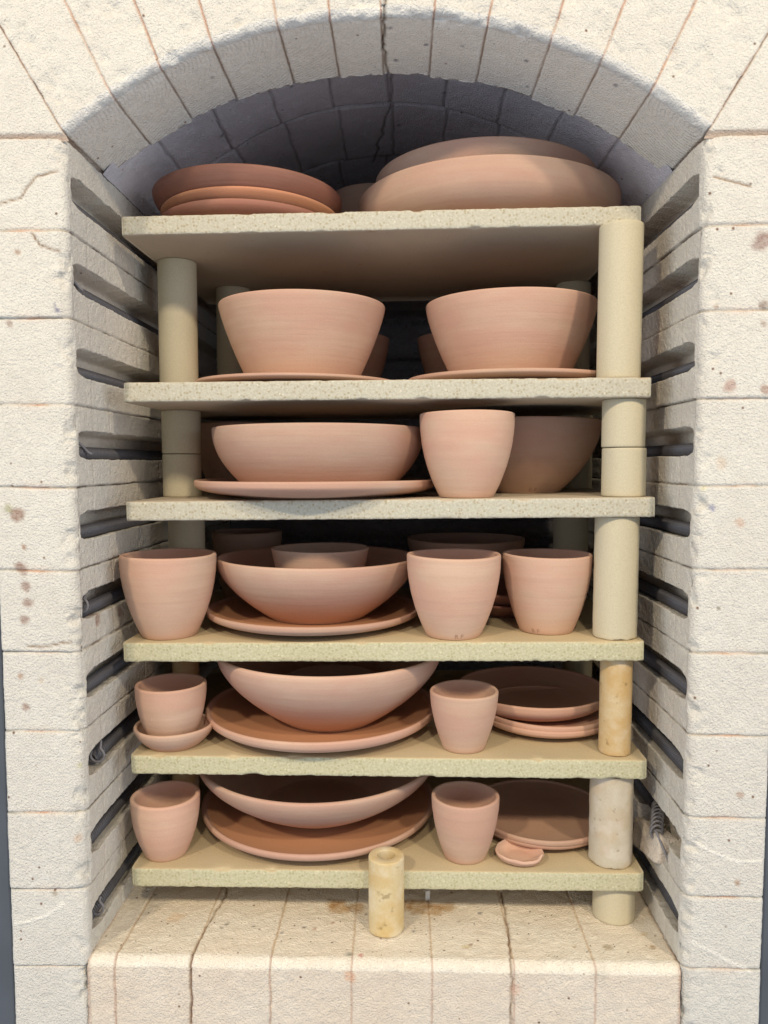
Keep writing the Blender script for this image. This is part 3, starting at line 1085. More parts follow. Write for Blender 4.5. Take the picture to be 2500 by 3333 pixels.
def hook(x, y, z, side, long=0.03, ang=0.0):
    a = np.linspace(-0.35 * math.pi, 1.25 * math.pi, 22)
    loop = [(side * 0.0105 * math.cos(q) * -1, 0.0, -0.0105 * math.sin(q)) for q in a]
    stem = [(loop[0][0] - side * 0.0, 0.004 * q, loop[0][2] + long * q) for q in (1.0, 0.66, 0.33)]
    pts = np.array(stem + loop) + np.array([x, y, z])
    v, f = tube(pts, 0.0019, 8)
    mesh_obj('wire_hook', v, f, M_HOOK, kiln)


def zg(side, k):
    J = LJ if side < 0 else RJ
    return (J[k] + J[k + 1]) / 2 + 0.003


hook(XL - 0.0120, 0.036, zg(-1, 5) - 0.001, -1, 0.006)
hook(XL - 0.0060, 0.066, zg(-1, 7) - 0.003, -1, 0.012)
hook(XL - 0.0080, 0.052, zg(-1, 9) - 0.003, -1, 0.006)
for (k, y) in ((1, 0.036), (3, 0.050)):
    z = zg(-1, k)
    pts = [(XL - 0.030, y + 0.001, z + 0.0125), (XL - 0.020, y + 0.003, z + 0.006), (XL - 0.012, y + 0.007, z - 0.002), (XL - 0.006, y + 0.012, z - 0.011), (XL - 0.003, y + 0.016, z - 0.0135)]
    v, f = tube(pts, 0.0021, 8)
    mesh_obj('wire_hook', v, f, M_HOOK, kiln)


def lump(name, pts_dims, loc, rot, mat, parent, seed, amp, sub=22, tintc=(1, 1, 1)):
    """a broken chunk: rounded box with a rough surface"""
    n = sub
    g = np.linspace(-1, 1, n)
    A, B = np.meshgrid(g, g, indexing='ij')
    faces = []
    verts = []
    for ax in range(3):
        for s in (-1, 1):
            q = np.zeros((n, n, 3))
            q[..., ax] = s
            q[..., (ax + 1) % 3] = A
            q[..., (ax + 2) % 3] = B
            faces.append(grid_faces(n, n, flip=(s < 0)) + len(verts) * n * n)
            verts.append(q.reshape(-1, 3))
    V = np.vstack(verts)
    nn = V / (np.sum(np.abs(V) ** 7, 1) ** (1 / 7.0))[:, None]
    D = np.array(pts_dims) / 2
    P = nn * D
    P = P + vecnoise(P, 45, seed, 3) * amp + vecnoise(P, 160, seed + 9, 2) * amp * 0.25
    F = np.vstack(faces)
    key = np.round(V * 1000).astype(int)
    _, first, inv = np.unique(key, axis=0, return_index=True, return_inverse=True)
    inv = inv.ravel()
    z = np.zeros(len(first))
    o = mesh_obj(name, P[first], inv[F], mat, parent, np.ones((len(first), 3)) * np.array(tintc), {'rings': z, 'ringmask': z})
    o.location = loc
    o.rotation_euler = rot
    return o


c = at(1402, 1838, 0.115)
chunk = lump('broken_brick', (0.036, 0.100, 0.046), (XR + 0.003, 0.139, zc9 - 0.048), (math.radians(-8), math.radians(12), math.radians(4)), M_BRICK, kiln, 5, 0.0032, tintc=(0.98, 0.90, 0.84))
chunk['label'] = 'broken pale brick lip sagging under the loose heating coil'

# ------------------------------------------------------------------ shelves
SH = {}


def shelf(key, lt, rt, yl, yr, th, mat, label, dep=0.50):
    """lt, rt: measured front top corners; yl, yr: their depths in the kiln"""
    a, b = at(*lt, yl), at(*rt, yr)
    rnd = random.Random(key)
    w = float(np.linalg.norm(b - a))
    n = 170
    xs = np.linspace(-w / 2, w / 2, n)
    prof = []                                   # closed section in (y, z): front is y=0
    r = 0.0022
    top, bot = 0.0, -th
    for (cy, cz, a0) in ((r, bot + r, 1.0), (r, top - r, 0.5)):
        for k in range(4):
            t = math.pi * (a0 + 0.5) - k / 3 * math.pi / 2 if False else None
    sec = [(dep, bot)] + [(y, bot) for y in np.linspace(dep * 0.9, 0.02, 8)] + [(0.008, bot), (0.0035, bot), (0.0012, bot + 0.0004), (0.0002, bot + 0.0016)]
    sec += [(0.0, z) for z in np.linspace(bot + 0.004, top - 0.004, 9)]
    sec += [(0.0002, top - 0.0014), (0.0010, top - 0.0004), (0.003, top), (0.008, top)] + [(y, top) for y in np.linspace(0.02, dep * 0.9, 8)] + [(dep, top)]
    S = np.array(sec)
    P = np.zeros((n, len(S), 3))
    P[..., 0] = xs[:, None]
    P[..., 1] = S[None, :, 0]
    P[..., 2] = S[None, :, 1]
    q = P.copy()
    q[..., 0] += len(key) * 3 + ord(key[-1])
    edge = np.exp(-(P[..., 1] / 0.004) ** 2) * np.exp(-((np.abs(P[..., 2] - (top + bot) / 2) - th / 2) / 0.003) ** 2)
    P[..., 2] += fbm(q, 200, 3, 3) * 0.0010 * edge * np.where(P[..., 2] < -th / 2, 1.6, 0.8)
    P[..., 1] += np.abs(fbm(q, 130, 8, 3)) * 0.0014 * edge
    chip = np.clip(fbm(q * np.array([1, 0.2, 3.0]), 34, 19, 2) - 0.42, 0, 1) * 0.010 * edge
    P[..., 1] += chip
    P[..., 2] += chip * np.where(P[..., 2] < -th / 2, 0.5, -0.5)
    # rounded upright corners
    rc = 0.006
    ex = np.clip(w / 2 - np.abs(P[..., 0]), 0, rc)
    P[..., 1] += np.where(P[..., 1] < rc, (rc - np.sqrt(np.maximum(rc * rc - (rc - ex) ** 2, 0))) * 0.8, 0)
    V = P.reshape(-1, 3)
    m = len(S)
    F = list(map(tuple, grid_faces(n, m, flip=True)))
    F += [tuple(i * m + m - 1 for i in (k, k + 1)) + tuple(i * m for i in (k + 1, k)) for k in range(n - 1)]
    F.append(tuple(range(m)))
    F.append(tuple((n - 1) * m + i for i in reversed(range(m))))
    mid = (a + b) / 2
    o = mesh_obj('kiln_shelf', V, F, mat)
    d = b - a
    X = Vector(d).normalized()
    Yv = Vector((0, 0, 1)).cross(X).normalized()
    Zv = X.cross(Yv)
    Mx = Matrix((X, Yv, Zv)).transposed().to_4x4()
    Mx.translation = Vector(mid)
    o.matrix_world = Mx
    me = o.data
    fl = np.array([p.loop_total > 4 for p in me.polygons])
    for i in np.nonzero(fl)[0]:
        me.polygons[int(i)].use_smooth = False
    tag(o, label, 'kiln shelf', 'kiln shelves stacked in the chamber')

    def zat(x, y, top=True):
        lp = Mx.inverted() @ Vector((x, y, 0))
        # height of the top plane at x, y
        nrm = Zv
        z = mid[2] - (nrm.x * (x - mid[0]) + nrm.y * (y - mid[1])) / nrm.z
        return z - (0 if top else th)
    SH[key] = dict(z=zat, th=th, mid=mid, o=o)
    return o


shelf('S1', (260, 467), (1387, 443), 0.128, 0.118, 0.0285, M_SHELF_A, 'topmost pale kiln shelf carrying the stacked red plates and nested bowls')
shelf('S2', (265, 826), (1409, 814), 0.094, 0.082, 0.0295, M_SHELF_A, 'second kiln shelf from the top, under the two deep bowls on plates')
shelf('S3', (270, 1084), (1417, 1074), 0.094, 0.082, 0.0295, M_SHELF_A, 'third kiln shelf from the top, speckled, under the shallow bowl and tall cup')
shelf('S4', (264, 1389), (1393, 1386), 0.094, 0.084, 0.0300, M_SHELF_B, 'fourth kiln shelf from the top, holding three large clay cups')
shelf('S5', (281, 1632), (1399, 1643), 0.092, 0.084, 0.0300, M_SHELF_B, 'second lowest kiln shelf, with the small cup in a saucer at its left end')
shelf('S6', (283, 1876), (1392, 1887), 0.092, 0.084, 0.0300, M_SHELF_B, 'lowest kiln shelf just above the brick floor, with the pinched clay scrap on it')


# ------------------------------------------------------------------ pots
def bearing(px, py):
    d = ray(px, py)
    return math.atan2(d[0], d[1])


def plan(xl, xr, ye, Yc):
    """centre x and radius of a horizontal circle whose sides are seen at xl and xr"""
    a1, a2 = bearing(xl, ye), bearing(xr, ye)
    am, ah = (a1 + a2) / 2, (a2 - a1) / 2
    D = (Yc - CAM[1]) / math.cos(am)
    return CAM[0] + math.sin(am) * D, D * math.sin(ah)


def lathe(name, outer, inner, mat, parent=None, seg=112, seed=0, wob=0.0006, footz=None, foot_amt=0.4, inside=0.1):
    prof = np.array(outer + inner)
    th = np.linspace(0, 2 * math.pi, seg, endpoint=False)
    R = prof[:, 0][None, :] * (1 + 0 * th[:, None])
    Z = prof[:, 1][None, :] + 0 * R
    Rmax = prof[:, 0].max()
    oval = 1 + wob / Rmax * (np.cos(2 * th + seed)[:, None] * 1.3 + 0.6 * np.cos(3 * th + seed * 2)[:, None])
    X = np.cos(th)[:, None] * R * oval
    Yy = np.sin(th)[:, None] * R * oval
    hh = prof[:, 1].max()
    Z = Z + (Z / hh) ** 2 * wob * np.cos(2 * th + seed * 3)[:, None] * 0.9
    P = np.stack([X, Yy, Z], -1)
    ridg = fbm(np.stack([0 * Z + seed, 0 * Z, Z], -1), 160, seed, 2) * 0.00025
    P[..., 0] += np.cos(th)[:, None] * ridg
    P[..., 1] += np.sin(th)[:, None] * ridg
    no = len(outer)
    fz = footz or hh
    foot = np.clip(1 - Z / (hh * 0.45), 0, 1) * foot_amt
    foot[:, no:] = 0
    ins = np.zeros_like(foot)
    if mat is M_PLATE:
        ins[:, no + 1:] = inside
    F = grid_faces(seg, len(prof), wrap=True)
    return mesh_obj(name, P, F, mat, parent, None, {'foot': foot, 'inside': ins}), prof


def vessel(key, R, H, rb, p, wall, mat, seed, floor_t=None, lip=None, ogee=0.0, foot_amt=0.4, flare=0.0, inside=0.1):
    """profile points of a thrown pot, base on z = 0"""
    t = np.linspace(0, 1, 26)
    g = 1 - (1 - t) ** p
    r_out = rb + (R - rb) * g + ogee * np.sin(math.pi * t) - flare * np.sin(math.pi * t)
    out = [(0.0002, 0.0), (rb * 0.5, 0.0), (rb - 0.0025, 0.0), (rb - 0.0008, 0.0004)]
    lipr = wall * 0.5
    out += [(float(r), 0.0014 + float(tt) * (H - 0.0014 - lipr)) for r, tt in zip(r_out, t)]
    cx, cz = R - lipr, H - lipr
    out += [(cx + lipr * math.cos(a), cz + lipr * math.sin(a)) for a in np.linspace(0.15, math.pi - 0.1, 9)]
    ft = floor_t or wall * 1.15
    inn = []
    for r, tt in zip(r_out[::-1], t[::-1]):
        z = 0.0014 + float(tt) * (H - 0.0014 - lipr)
        if z > ft + wall * 0.6:
            inn.append((max(float(r) - wall, 0.003), z))
    r_last = inn[-1][0] if inn else R - wall
    z_last = inn[-1][1] if inn else H - lipr
    for q in (0.25, 0.5, 0.75, 1.0):
        a = q * math.pi / 2
        inn.append((r_last - (rb * 0.14) * math.sin(a) * 0.9 if True else 0, z_last - (z_last - ft) * math.sin(a)))
    inn += [((r_last - rb * 0.14) * k, ft) for k in (0.75, 0.5, 0.25)] + [(0.0002, ft)]
    if key == 'plate':                          # open plates curve up evenly to the rim
        ri, zi = R - wall, H - lipr
        inn = [(ri * q, ft + (zi - ft) * q ** 4.5) for q in (1.0, 0.97, 0.94, 0.9, 0.86, 0.81, 0.75, 0.68, 0.6, 0.45, 0.25)] + [(0.0002, ft)]
    o, prof = lathe(key, out, inn, mat, None, 112, seed, foot_amt=foot_amt, inside=inside)
    return o, ft


POTS = {}


def pot(ref, name, shelf_key, xl, xr, ye, ynear, yb=None, Yc=None, frac=0.6, p=1.6, wall=0.0055, mat=None, label='', cat='bowl', group=None, on=None, ft=None, seed=0, ogee=0.0, foot=0.4, flare=0.0, R=None, H=None, tilt=(0, 0), inside=0.1):
    mat = mat or M_CLAY
    S = SH[shelf_key]['z'] if shelf_key else None
    if on:
        b = POTS[on]
        base = b['z'] + b['ft'] + 0.0006
        if Yc is None:
            Yc = b['Y']
    if Yc is None:
        Yc = 0.25
        for _ in range(12):
            X, Rr = plan(xl, xr, ye, Yc)
            zb_ = base if on else S(X, Yc)
            q = atz((xl + xr) / 2, yb, zb_)
            Yc = float(q[1] + Rr * frac)
    X, Rr = plan(xl, xr, ye, Yc)
    if R:
        Rr = R
    zb_ = base if on else S(X, Yc) + 0.0002
    zr = at((xl + xr) / 2, ynear, Yc - Rr)[2]
    Hh = H or (zr - zb_)
    Hh = max(Hh, 0.008)
    o, ft_ = vessel(name, Rr, Hh, Rr * frac, p, wall, mat, seed + 1, ft, None, ogee, foot, flare, inside)
    o.location = (X, Yc, zb_)
    o.rotation_euler = (tilt[0], tilt[1], seed * 1.3)
    tag(o, label, cat, group)
    POTS[ref] = dict(X=X, Y=Yc, z=zb_, R=Rr, H=Hh, ft=ft_, o=o, frac=frac)
    print('POT', ref, 'X %.3f Y %.3f R %.3f H %.3f z %.3f' % (X, Yc, Rr, Hh, zb_))
    return o


GB, GC, GP = 'bisque bowls on the shelves', 'bisque cups on the shelves', 'bisque plates on the shelves'
# top shelf
pot('a', 'plate', 'S1', 343, 727, 458, 427, Yc=0.30, frac=0.62, p=2.4, wall=0.006, mat=M_CLAY_R, label='bottom plate of the red stack on the top shelf', cat='plate', group=GP, seed=1)
pot('b', 'plate', 'S1', 346, 733, 448, 401, Yc=0.30, frac=0.62, p=1.5, wall=0.006, mat=M_CLAY_O, label='middle plate of the red stack, orange light coloured into its clay', cat='plate', group=GP, on='a', seed=2)
pot('c', 'plate', 'S1', 328, 740, 425, 351, Yc=0.30, frac=0.56, p=1.9, wall=0.007, mat=M_CLAY_R, label='dark red deep plate on top of the stack, top shelf', cat='plate', group=GP, on='b', seed=3, tilt=(0, 0))
pot('d', 'bowl', 'S1', 775, 1341, 425, 331, Yc=0.355, frac=0.70, p=3.6, wall=0.008, mat=M_CLAY, label='widest bowl of all, wide and low at the front of the top shelf', cat='bowl', group=GB, seed=4, foot=0.1)
pot('e', 'bowl', 'S1', 812, 1290, 380, 292, Yc=0.365, frac=0.5, p=2.4, wall=0.008, mat=M_CLAY, label='bowl nested in the widest bowl, only its upper rim showing', cat='bowl', group=GB, on='d', seed=5, foot=0)
pot('f', 'bowl', 'S1', 716, 905, 420, 394, Yc=0.54, frac=0.6, p=1.6, mat=M_CLAY, label='small shaded bowl between the red plates and the widest bowl', cat='bowl', group=GB, seed=6)
# second shelf
pot('g', 'plate', 'S2', 418, 862, 822, 803, Yc=0.268, frac=0.58, p=3.2, wall=0.006, mat=M_PLATE, label='flat plate under the left deep bowl of the second shelf', cat='plate', group=GP, seed=7)
pot('h', 'bowl', 'S2', 471, 831, 662, 622, frac=0.64, p=1.25, wall=0.006, mat=M_CLAY, label='deep straight-sided bowl on a plate, left side of second shelf', cat='bowl', group=GB, on='g', seed=8, foot=0.8)
pot('i', 'plate', 'S2', 880, 1335, 818, 793, Yc=0.275, frac=0.58, p=3.2, wall=0.006, mat=M_PLATE, label='flat plate under the right deep bowl, behind the tall post', cat='plate', group=GP, seed=9)
pot('j', 'bowl', 'S2', 919, 1293, 660, 618, frac=0.64, p=1.35, wall=0.006, mat=M_CLAY, label='deep bowl on a plate partly hidden by the tall right post', cat='bowl', group=GB, on='i', seed=10, foot=0.8)
pot('k1', 'bowl', 'S2', 640, 841, 738, 715, Yc=0.53, frac=0.62, p=1.4, label='shaded bowl behind the left deep bowl', cat='bowl', group=GB, seed=11)
pot('k2', 'bowl', 'S2', 903, 1105, 735, 712, Yc=0.53, frac=0.62, p=1.4, label='shaded bowl peeking out left behind the right deep bowl', cat='bowl', group=GB, seed=12)
# third shelf
pot('l', 'plate', 'S3', 420, 940, 1045, 1041, yb=1080.5, frac=0.64, p=3.2, wall=0.007, mat=M_PLATE, Yc=0.236, label='broad low plate at the front edge of the third shelf', cat='plate', group=GP, seed=13)
pot('m', 'bowl', 'S3', 456, 917, 925, 913, frac=0.66, p=2.0, wall=0.007, mat=M_CLAY, label='wide shallow bowl with a scratch, on the broad plate', cat='bowl', group=GB, on='l', seed=14, foot=0.8)
pot('n', 'cup', 'S3', 906, 1113, 893, 885, yb=1076.5, frac=0.575, p=2.1, wall=0.006, mat=M_CLAY_P, label='tall cup alone at the front of the third shelf', cat='cup', group=GC, seed=15)
pot('o', 'bowl', 'S3', 974, 1300, 905, 899, yb=1066, frac=0.47, p=1.9, wall=0.006, mat=M_CLAY, label='rounded bowl half hidden behind the tall cup, third shelf', cat='bowl', group=GB, seed=16)
pot('p', 'bowl', 'S3', 418, 660, 916, 911, Yc=0.53, frac=0.72, p=1.6, label='shaded bowl behind the doubled left post', cat='bowl', group=GB, seed=17)
# fourth shelf
pot('q', 'cup', 'S4', 256, 468, 1222, 1208, yb=1384, frac=0.58, p=2.0, wall=0.007, mat=M_CLAY_P, label='large cup at the left end of the fourth shelf', cat='cup', group=GC, seed=18)
pot('r', 'plate', 'S4', 443, 908, 1318, 1356, yb=1376, frac=0.64, p=2.6, wall=0.007, mat=M_PLATE, inside=0.85, Yc=0.258, label='plate between the large cups, under the wide bowl holding a small bowl', cat='plate', group=GP, seed=19)
pot('s', 'bowl', 'S4', 467, 898, 1212, 1229, frac=0.48, p=1.75, wall=0.007, mat=M_CLAY, label='wide bowl with a small bowl standing inside it', cat='bowl', group=GB, on='r', seed=20, foot=0.8)
pot('t', 'bowl', 'S4', 586, 796, 1183, 1194, frac=0.72, p=1.0, wall=0.005, mat=M_CLAY, label='small flared bowl standing inside the wide bowl', cat='bowl', group=GB, on='s', seed=21)
pot('u', 'cup', 'S4', 878, 1084, 1200, 1208, yb=1384, frac=0.585, p=2.0, wall=0.007, mat=M_CLAY_P, label='large cup in the middle of the fourth shelf, stamped at its foot', cat='cup', group=GC, seed=22)
pot('v', 'cup', 'S4', 1085, 1281, 1197, 1206, yb=1373, frac=0.60, p=1.8, wall=0.006, mat=M_CLAY_P, label='large cup beside the right post, stamped at its foot', cat='cup', group=GC, seed=23)
pot('w', 'cup', 'S4', 458, 608, 1147, 1153, Yc=0.52, frac=0.7, p=1.6, label='shaded cup behind the wide bowl, near the left post', cat='cup', group=GC, seed=24)
pot('x', 'bowl', 'S4', 850, 1165, 1166, 1174, Yc=0.50, frac=0.5, p=1.6, label='far shaded bowl behind the stamped cups', cat='bowl', group=GB, seed=25, R=0.12)
pot('y1', 'plate', 'S4', 985, 1232, 1300, 1311, yb=1336, frac=0.64, p=1.3, wall=0.006, mat=M_CLAY_R, label='lower of two red plates seen between the stamped cups', cat='plate', group=GP, seed=26)
pot('y2', 'plate', 'S4', 985, 1232, 1275, 1287, frac=0.64, p=1.3, wall=0.006, mat=M_CLAY_R, label='upper of two red plates seen between the stamped cups', cat='plate', group=GP, on='y1', seed=27)
# fifth shelf
pot('z1', 'saucer', 'S5', 288, 461, 1565, 1592, yb=1626, frac=0.66, p=1.7, wall=0.006, mat=M_CLAY_P, label='small deep saucer under a cup, left end of its shelf', cat='saucer', group='saucers', seed=28)
pot('z2', 'cup', 'S5', 291, 446, 1476, 1496, frac=0.62, p=2.0, wall=0.0065, mat=M_CLAY_P, label='small cup standing in the saucer', cat='cup', group=GC, on='z1', seed=29)
pot('A', 'plate', 'S5', 443, 943, 1546, 1606, yb=1626, frac=0.64, p=2.6, wall=0.007, mat=M_PLATE, inside=0.85, Yc=0.254, label='big plate with orange inside, second lowest shelf', cat='plate', group=GP, seed=30)
pot('B', 'bowl', 'S5', 466, 953, 1418, 1464, frac=0.42, p=1.7, wall=0.008, mat=M_CLAY, label='wide bowl on the big plate, cut off by the fourth shelf above', cat='bowl', group=GB, on='A', seed=31, foot=0.8)
pot('C', 'bowl', 'S5', 612, 818, 1400, 1418, frac=0.7, p=1.0, wall=0.005, label='small dark bowl inside the wide bowl of the second lowest shelf', cat='bowl', group=GB, on='B', seed=32, H=0.062)
pot('D', 'cup', 'S5', 929, 1077, 1490, 1511, yb=1630, frac=0.62, p=1.7, wall=0.006, mat=M_CLAY_P, label='small tapered cup left of the stacked plates, second lowest shelf', cat='cup', group=GC, seed=33)
pot('E1', 'plate', 'S5', 1030, 1330, 1555, 1582, yb=1597, frac=0.64, p=2.6, wall=0.006, mat=M_PLATE, Yc=0.258, label='bottom plate of the stack beside the amber post', cat='plate', group=GP, seed=34)
pot('E2', 'plate', 'S5', 1030, 1326, 1540, 1571, frac=0.62, p=3.0, wall=0.006, mat=M_PLATE, label='middle plate of the stack beside the amber post', cat='plate', group=GP, on='E1', seed=35)
pot('E3', 'plate', 'S5', 988, 1314, 1484, 1531, Yc=0.292, frac=0.62, p=2.6, wall=0.006, mat=M_PLATE, label='top plate of the stack beside the amber post, dark inside', cat='plate', group=GP, on='E2', seed=36)
# lowest shelf
pot('G', 'cup', 'S6', 281, 432, 1718, 1747, yb=1864, frac=0.60, p=2.1, wall=0.0075, mat=M_CLAY_P, label='small thick-rimmed cup at the left end of the lowest shelf', cat='cup', group=GC, seed=37)
pot('H', 'plate', 'S6', 434, 939, 1768, 1847, yb=1866, frac=0.64, p=2.6, wall=0.007, mat=M_PLATE, inside=0.85, Yc=0.290, label='big plate with orange inside behind the loose post', cat='plate', group=GP, seed=38)
pot('I', 'bowl', 'S6', 425, 942, 1668, 1737, frac=0.40, p=1.6, wall=0.008, mat=M_CLAY, label='wide empty bowl on the big plate of the lowest shelf', cat='bowl', group=GB, on='H', seed=39, foot=0.8)
pot('J', 'cup', 'S6', 933, 1078, 1721, 1747, yb=1870, frac=0.62, p=1.8, wall=0.006, mat=M_CLAY_P, label='small tapered cup beside the clay scrap, lowest shelf', cat='cup', group=GC, seed=40)
pot('K1', 'plate', 'S6', 1022, 1322, 1772, 1824, yb=1837, frac=0.64, p=2.6, wall=0.006, mat=M_PLATE, Yc=0.246, label='lower plate of the pair behind the clay scrap', cat='plate', group=GP, seed=41)
pot('K2', 'plate', 'S6', 1018, 1324, 1758, 1817, frac=0.62, p=3.0, wall=0.006, mat=M_PLATE, label='upper plate of the pair behind the clay scrap', cat='plate', group=GP, on='K1', seed=42)
pot('N', 'bowl', 'S6', 940, 1035, 1665, 1680, Yc=0.53, frac=0.6, p=1.5, label='dark bowl glimpsed high behind the small cup, lowest shelf', cat='bowl', group=GB, seed=43)


# stamped initials
def stamp(ref, px, py, sz):
    P = POTS[ref]
    fc = bpy.data.curves.new('stamp', 'FONT')
    fc.body = 'R F'
    fc.size = sz
    fc.extrude = 0.00025
    fc.offset = 0.00012
    fc.align_x = 'CENTER'
    to = bpy.data.objects.new('stamp_tmp', fc)
    sc.collection.objects.link(to)
    dg = bpy.context.evaluated_depsgraph_get()
    me = bpy.data.meshes.new_from_object(to.evaluated_get(dg))
    bpy.data.objects.remove(to)
    loc = P['o'].location
    q = at(px, py, P['Y'] - P['R'] * P['frac'] - 0.004)
    h = q[2] - loc.z
    from mathutils.bvhtree import BVHTree
    pm = P['o'].data
    tree = BVHTree.FromPolygons([v.co for v in pm.vertices], [tuple(p.vertices) for p in pm.polygons])
    rz = P['o'].rotation_euler[2]
    a0 = math.asin(max(-1, min(1, (q[0] - loc.x) / (P['R'] * P['frac']))))
    r0 = P['R'] * P['frac']
    for v in me.vertices:
        zz = h + v.co.y
        a = a0 + v.co.x / r0 - rz
        d = Vector((math.sin(a), -math.cos(a), 0))
        hit = tree.ray_cast(Vector((0, 0, zz)) + d * (P['R'] + 0.05), -d)
        r = (math.hypot(hit[0].x, hit[0].y) if hit[0] else r0) + v.co.z + 0.00008
        v.co = (d.x * r, d.y * r, zz)
    me.materials.clear()
    me.materials.append(M_STAMP)
    o = bpy.data.objects.new('stamp', me)
    link(o, P['o'])


stamp('u', 991, 1380, 0.0095)
stamp('v', 1160, 1370, 0.0095)
stamp('o', 1150, 1062, 0.0095)


# ------------------------------------------------------------------ posts
def post_mesh(name, r, z0, z1, mat, seed, flats=8, chip=0.0, parent=None, hole=0.0):
    seg = 64
    H = z1 - z0
    th = np.linspace(0, 2 * math.pi, seg, endpoint=False)
    # slightly faceted cylinder as cast kiln posts are
    ap = r * (1 - 0.022 * (1 - np.abs(np.cos(th * 1 + seed))) ** 2)
    zs = [0, 0.0006, 0.002] + list(np.linspace(0.005, H - 0.005, 18)) + [H - 0.002, H - 0.0006, H]
    ins = [0.0016, 0.0005, 0] + [0] * 18 + [0, 0.0005, 0.0016]
    prof_r = [hole if hole else 0.0002] + [r - i for i in ins] + [hole if hole else 0.0002]
    prof_z = [0] + zs + [H]
    if hole:
        prof_r[-1] = hole + 0.0004
        prof_r += [hole + 0.0001, hole, hole, hole]
        prof_z += [H - 0.0002, H - 0.0008, H - 0.005, 0.0]
    Rg = np.array(prof_r)[None, :] * (ap / r)[:, None]
    if hole:
        Rg[:, 0] = hole
        Rg[:, -5:] = np.array([hole + 0.0004, hole + 0.0001, hole, hole, hole])
    Zg = np.array(prof_z)[None, :] + 0 * Rg
    P = np.stack([np.cos(th)[:, None] * Rg, np.sin(th)[:, None] * Rg, Zg], -1)
    if chip:
        q = P + seed * 3.7
        e = np.exp(-((Zg) / 0.006) ** 2) + 0.6 * np.exp(-((Zg - H) / 0.005) ** 2)
        n_ = np.clip(fbm(q, 60, int(seed), 3) + 0.05, 0, 1)
        P[..., 2] += np.where(Zg < H / 2, 1, -1) * n_ * e * chip * (Rg > r * 0.6)
        P += vecnoise(q, 120, 5, 2) * chip * 0.12
    me_o = mesh_obj(name, P, grid_faces(seg, len(prof_r), wrap=True), mat, parent)
    return me_o


def post(name, xl, xr, yref, yc, lo, hi, mat, label, r=None, chip=0.0, seed=1, group='kiln posts between the shelves', dz=(0, 0), zlo=None, zhi=None, hole=0.0):
    X, R = plan(xl, xr, yref, yc)
    if r:
        R = r
    z0 = zlo if zlo is not None else SH[lo]['z'](X, yc) + 0.0002
    z1 = zhi if zhi is not None else SH[hi]['z'](X, yc) - SH[hi]['th'] - 0.0002
    o = post_mesh(name, R, z0 + dz[0], z1 + dz[1], mat, seed, chip=chip, hole=hole)
    o.location = (X, yc, z0 + dz[0])
    tag(o, label, 'kiln post', group)
    print('POST X %.3f Y %.3f R %.4f z %.3f-%.3f' % (X, yc, R, z0, z1))
    return o


RB = 0.0345
post('kiln_post', 1291, 1388, 650, 0.122, 'S2', 'S1', M_POST, 'tallest cream post, at the right front under the top shelf')
X2, R2 = plan(1299, 1396, 960, 0.124)
zz0, zz1 = SH['S3']['z'](X2, 0.124) + 0.0002, SH['S2']['z'](X2, 0.124) - SH['S2']['th'] - 0.0002
zj = at(1347, 966, 0.124 - R2)[2]
post('kiln_post', 1299, 1396, 1020, 0.124, 'S3', 'S2', M_POST, 'lower short post of the right pair below the second shelf', zhi=zj - 0.0005)
post('kiln_post', 1299, 1396, 910, 0.124, 'S3', 'S2', M_POST, 'upper short post of the right pair below the second shelf', zlo=zj + 0.0005, seed=2)
post('kiln_post', 1282, 1379, 1250, 0.122, 'S4', 'S3', M_POST, 'cream post right of the stamped cups, under the third shelf', chip=0.004, seed=3)
post('kiln_post', 1294, 1365, 1530, 0.120, 'S5', 'S4', M_POST_GLAZED, 'thin amber stained post under the fourth shelf, right', chip=0.003, seed=4)
post('kiln_post', 1271, 1368, 1780, 0.127, 'S6', 'S5', M_POST_WHITE, 'thick whitish stained post standing on the lowest shelf', chip=0.008, seed=5)
post('kiln_post', 1279, 1372, 1960, 0.128, None, 'S6', M_POST, 'short post on the kiln floor under the lowest shelf', zlo=0.0005, seed=6)
post('kiln_post', 342, 427, 700, 0.285, 'S2', 'S1', M_POST, 'tall left post half lit, under the top shelf', seed=7)
X3, R3 = plan(350, 435, 980, 0.285)
zj = at(392, 980, 0.285 - R3)[2]
post('kiln_post', 351, 436, 1020, 0.285, 'S3', 'S2', M_POST, 'lower short post of the left pair below the second shelf', zhi=zj - 0.0005, seed=8)
post('kiln_post', 349, 434, 930, 0.285, 'S3', 'S2', M_POST, 'upper short post of the left pair below the second shelf', zlo=zj + 0.0005, seed=9)
post('kiln_post', 363, 443, 1160, 0.31, 'S4', 'S3', M_POST, 'left post behind the large cup, under the third shelf', seed=10)
post('kiln_post', 372, 431, 1450, 0.31, 'S5', 'S4', M_POST_GLAZED, 'thin shaded post behind the small cup in its saucer', seed=11)
post('kiln_post', 372, 431, 1685, 0.31, 'S6', 'S5', M_POST_GLAZED, 'thin shaded post behind the thick-rimmed cup, lowest shelf', seed=12)
post('kiln_post', 372, 450, 1850, 0.31, None, 'S6', M_POST, 'short floor post hidden under the left of the lowest shelf', zlo=0.0005, seed=13)
post('kiln_post', 1205, 1270, 700, 0.49, 'S2', 'S1', M_POST, 'rear right post behind the deep bowl, under the top shelf', seed=14, r=0.034)
post('kiln_post', 470, 540, 720, 0.49, 'S2', 'S1', M_POST, 'rear left post behind the deep bowl, under the top shelf', seed=15, r=0.034)
post('kiln_post', 1208, 1275, 1020, 0.50, 'S3', 'S2', M_POST, 'rear right post behind the rounded bowl, third shelf', seed=16, r=0.034)
post('kiln_post', 1196, 1270, 1150, 0.46, 'S4', 'S3', M_POST, 'rear right post behind the large cup, under the third shelf', seed=17, r=0.034)
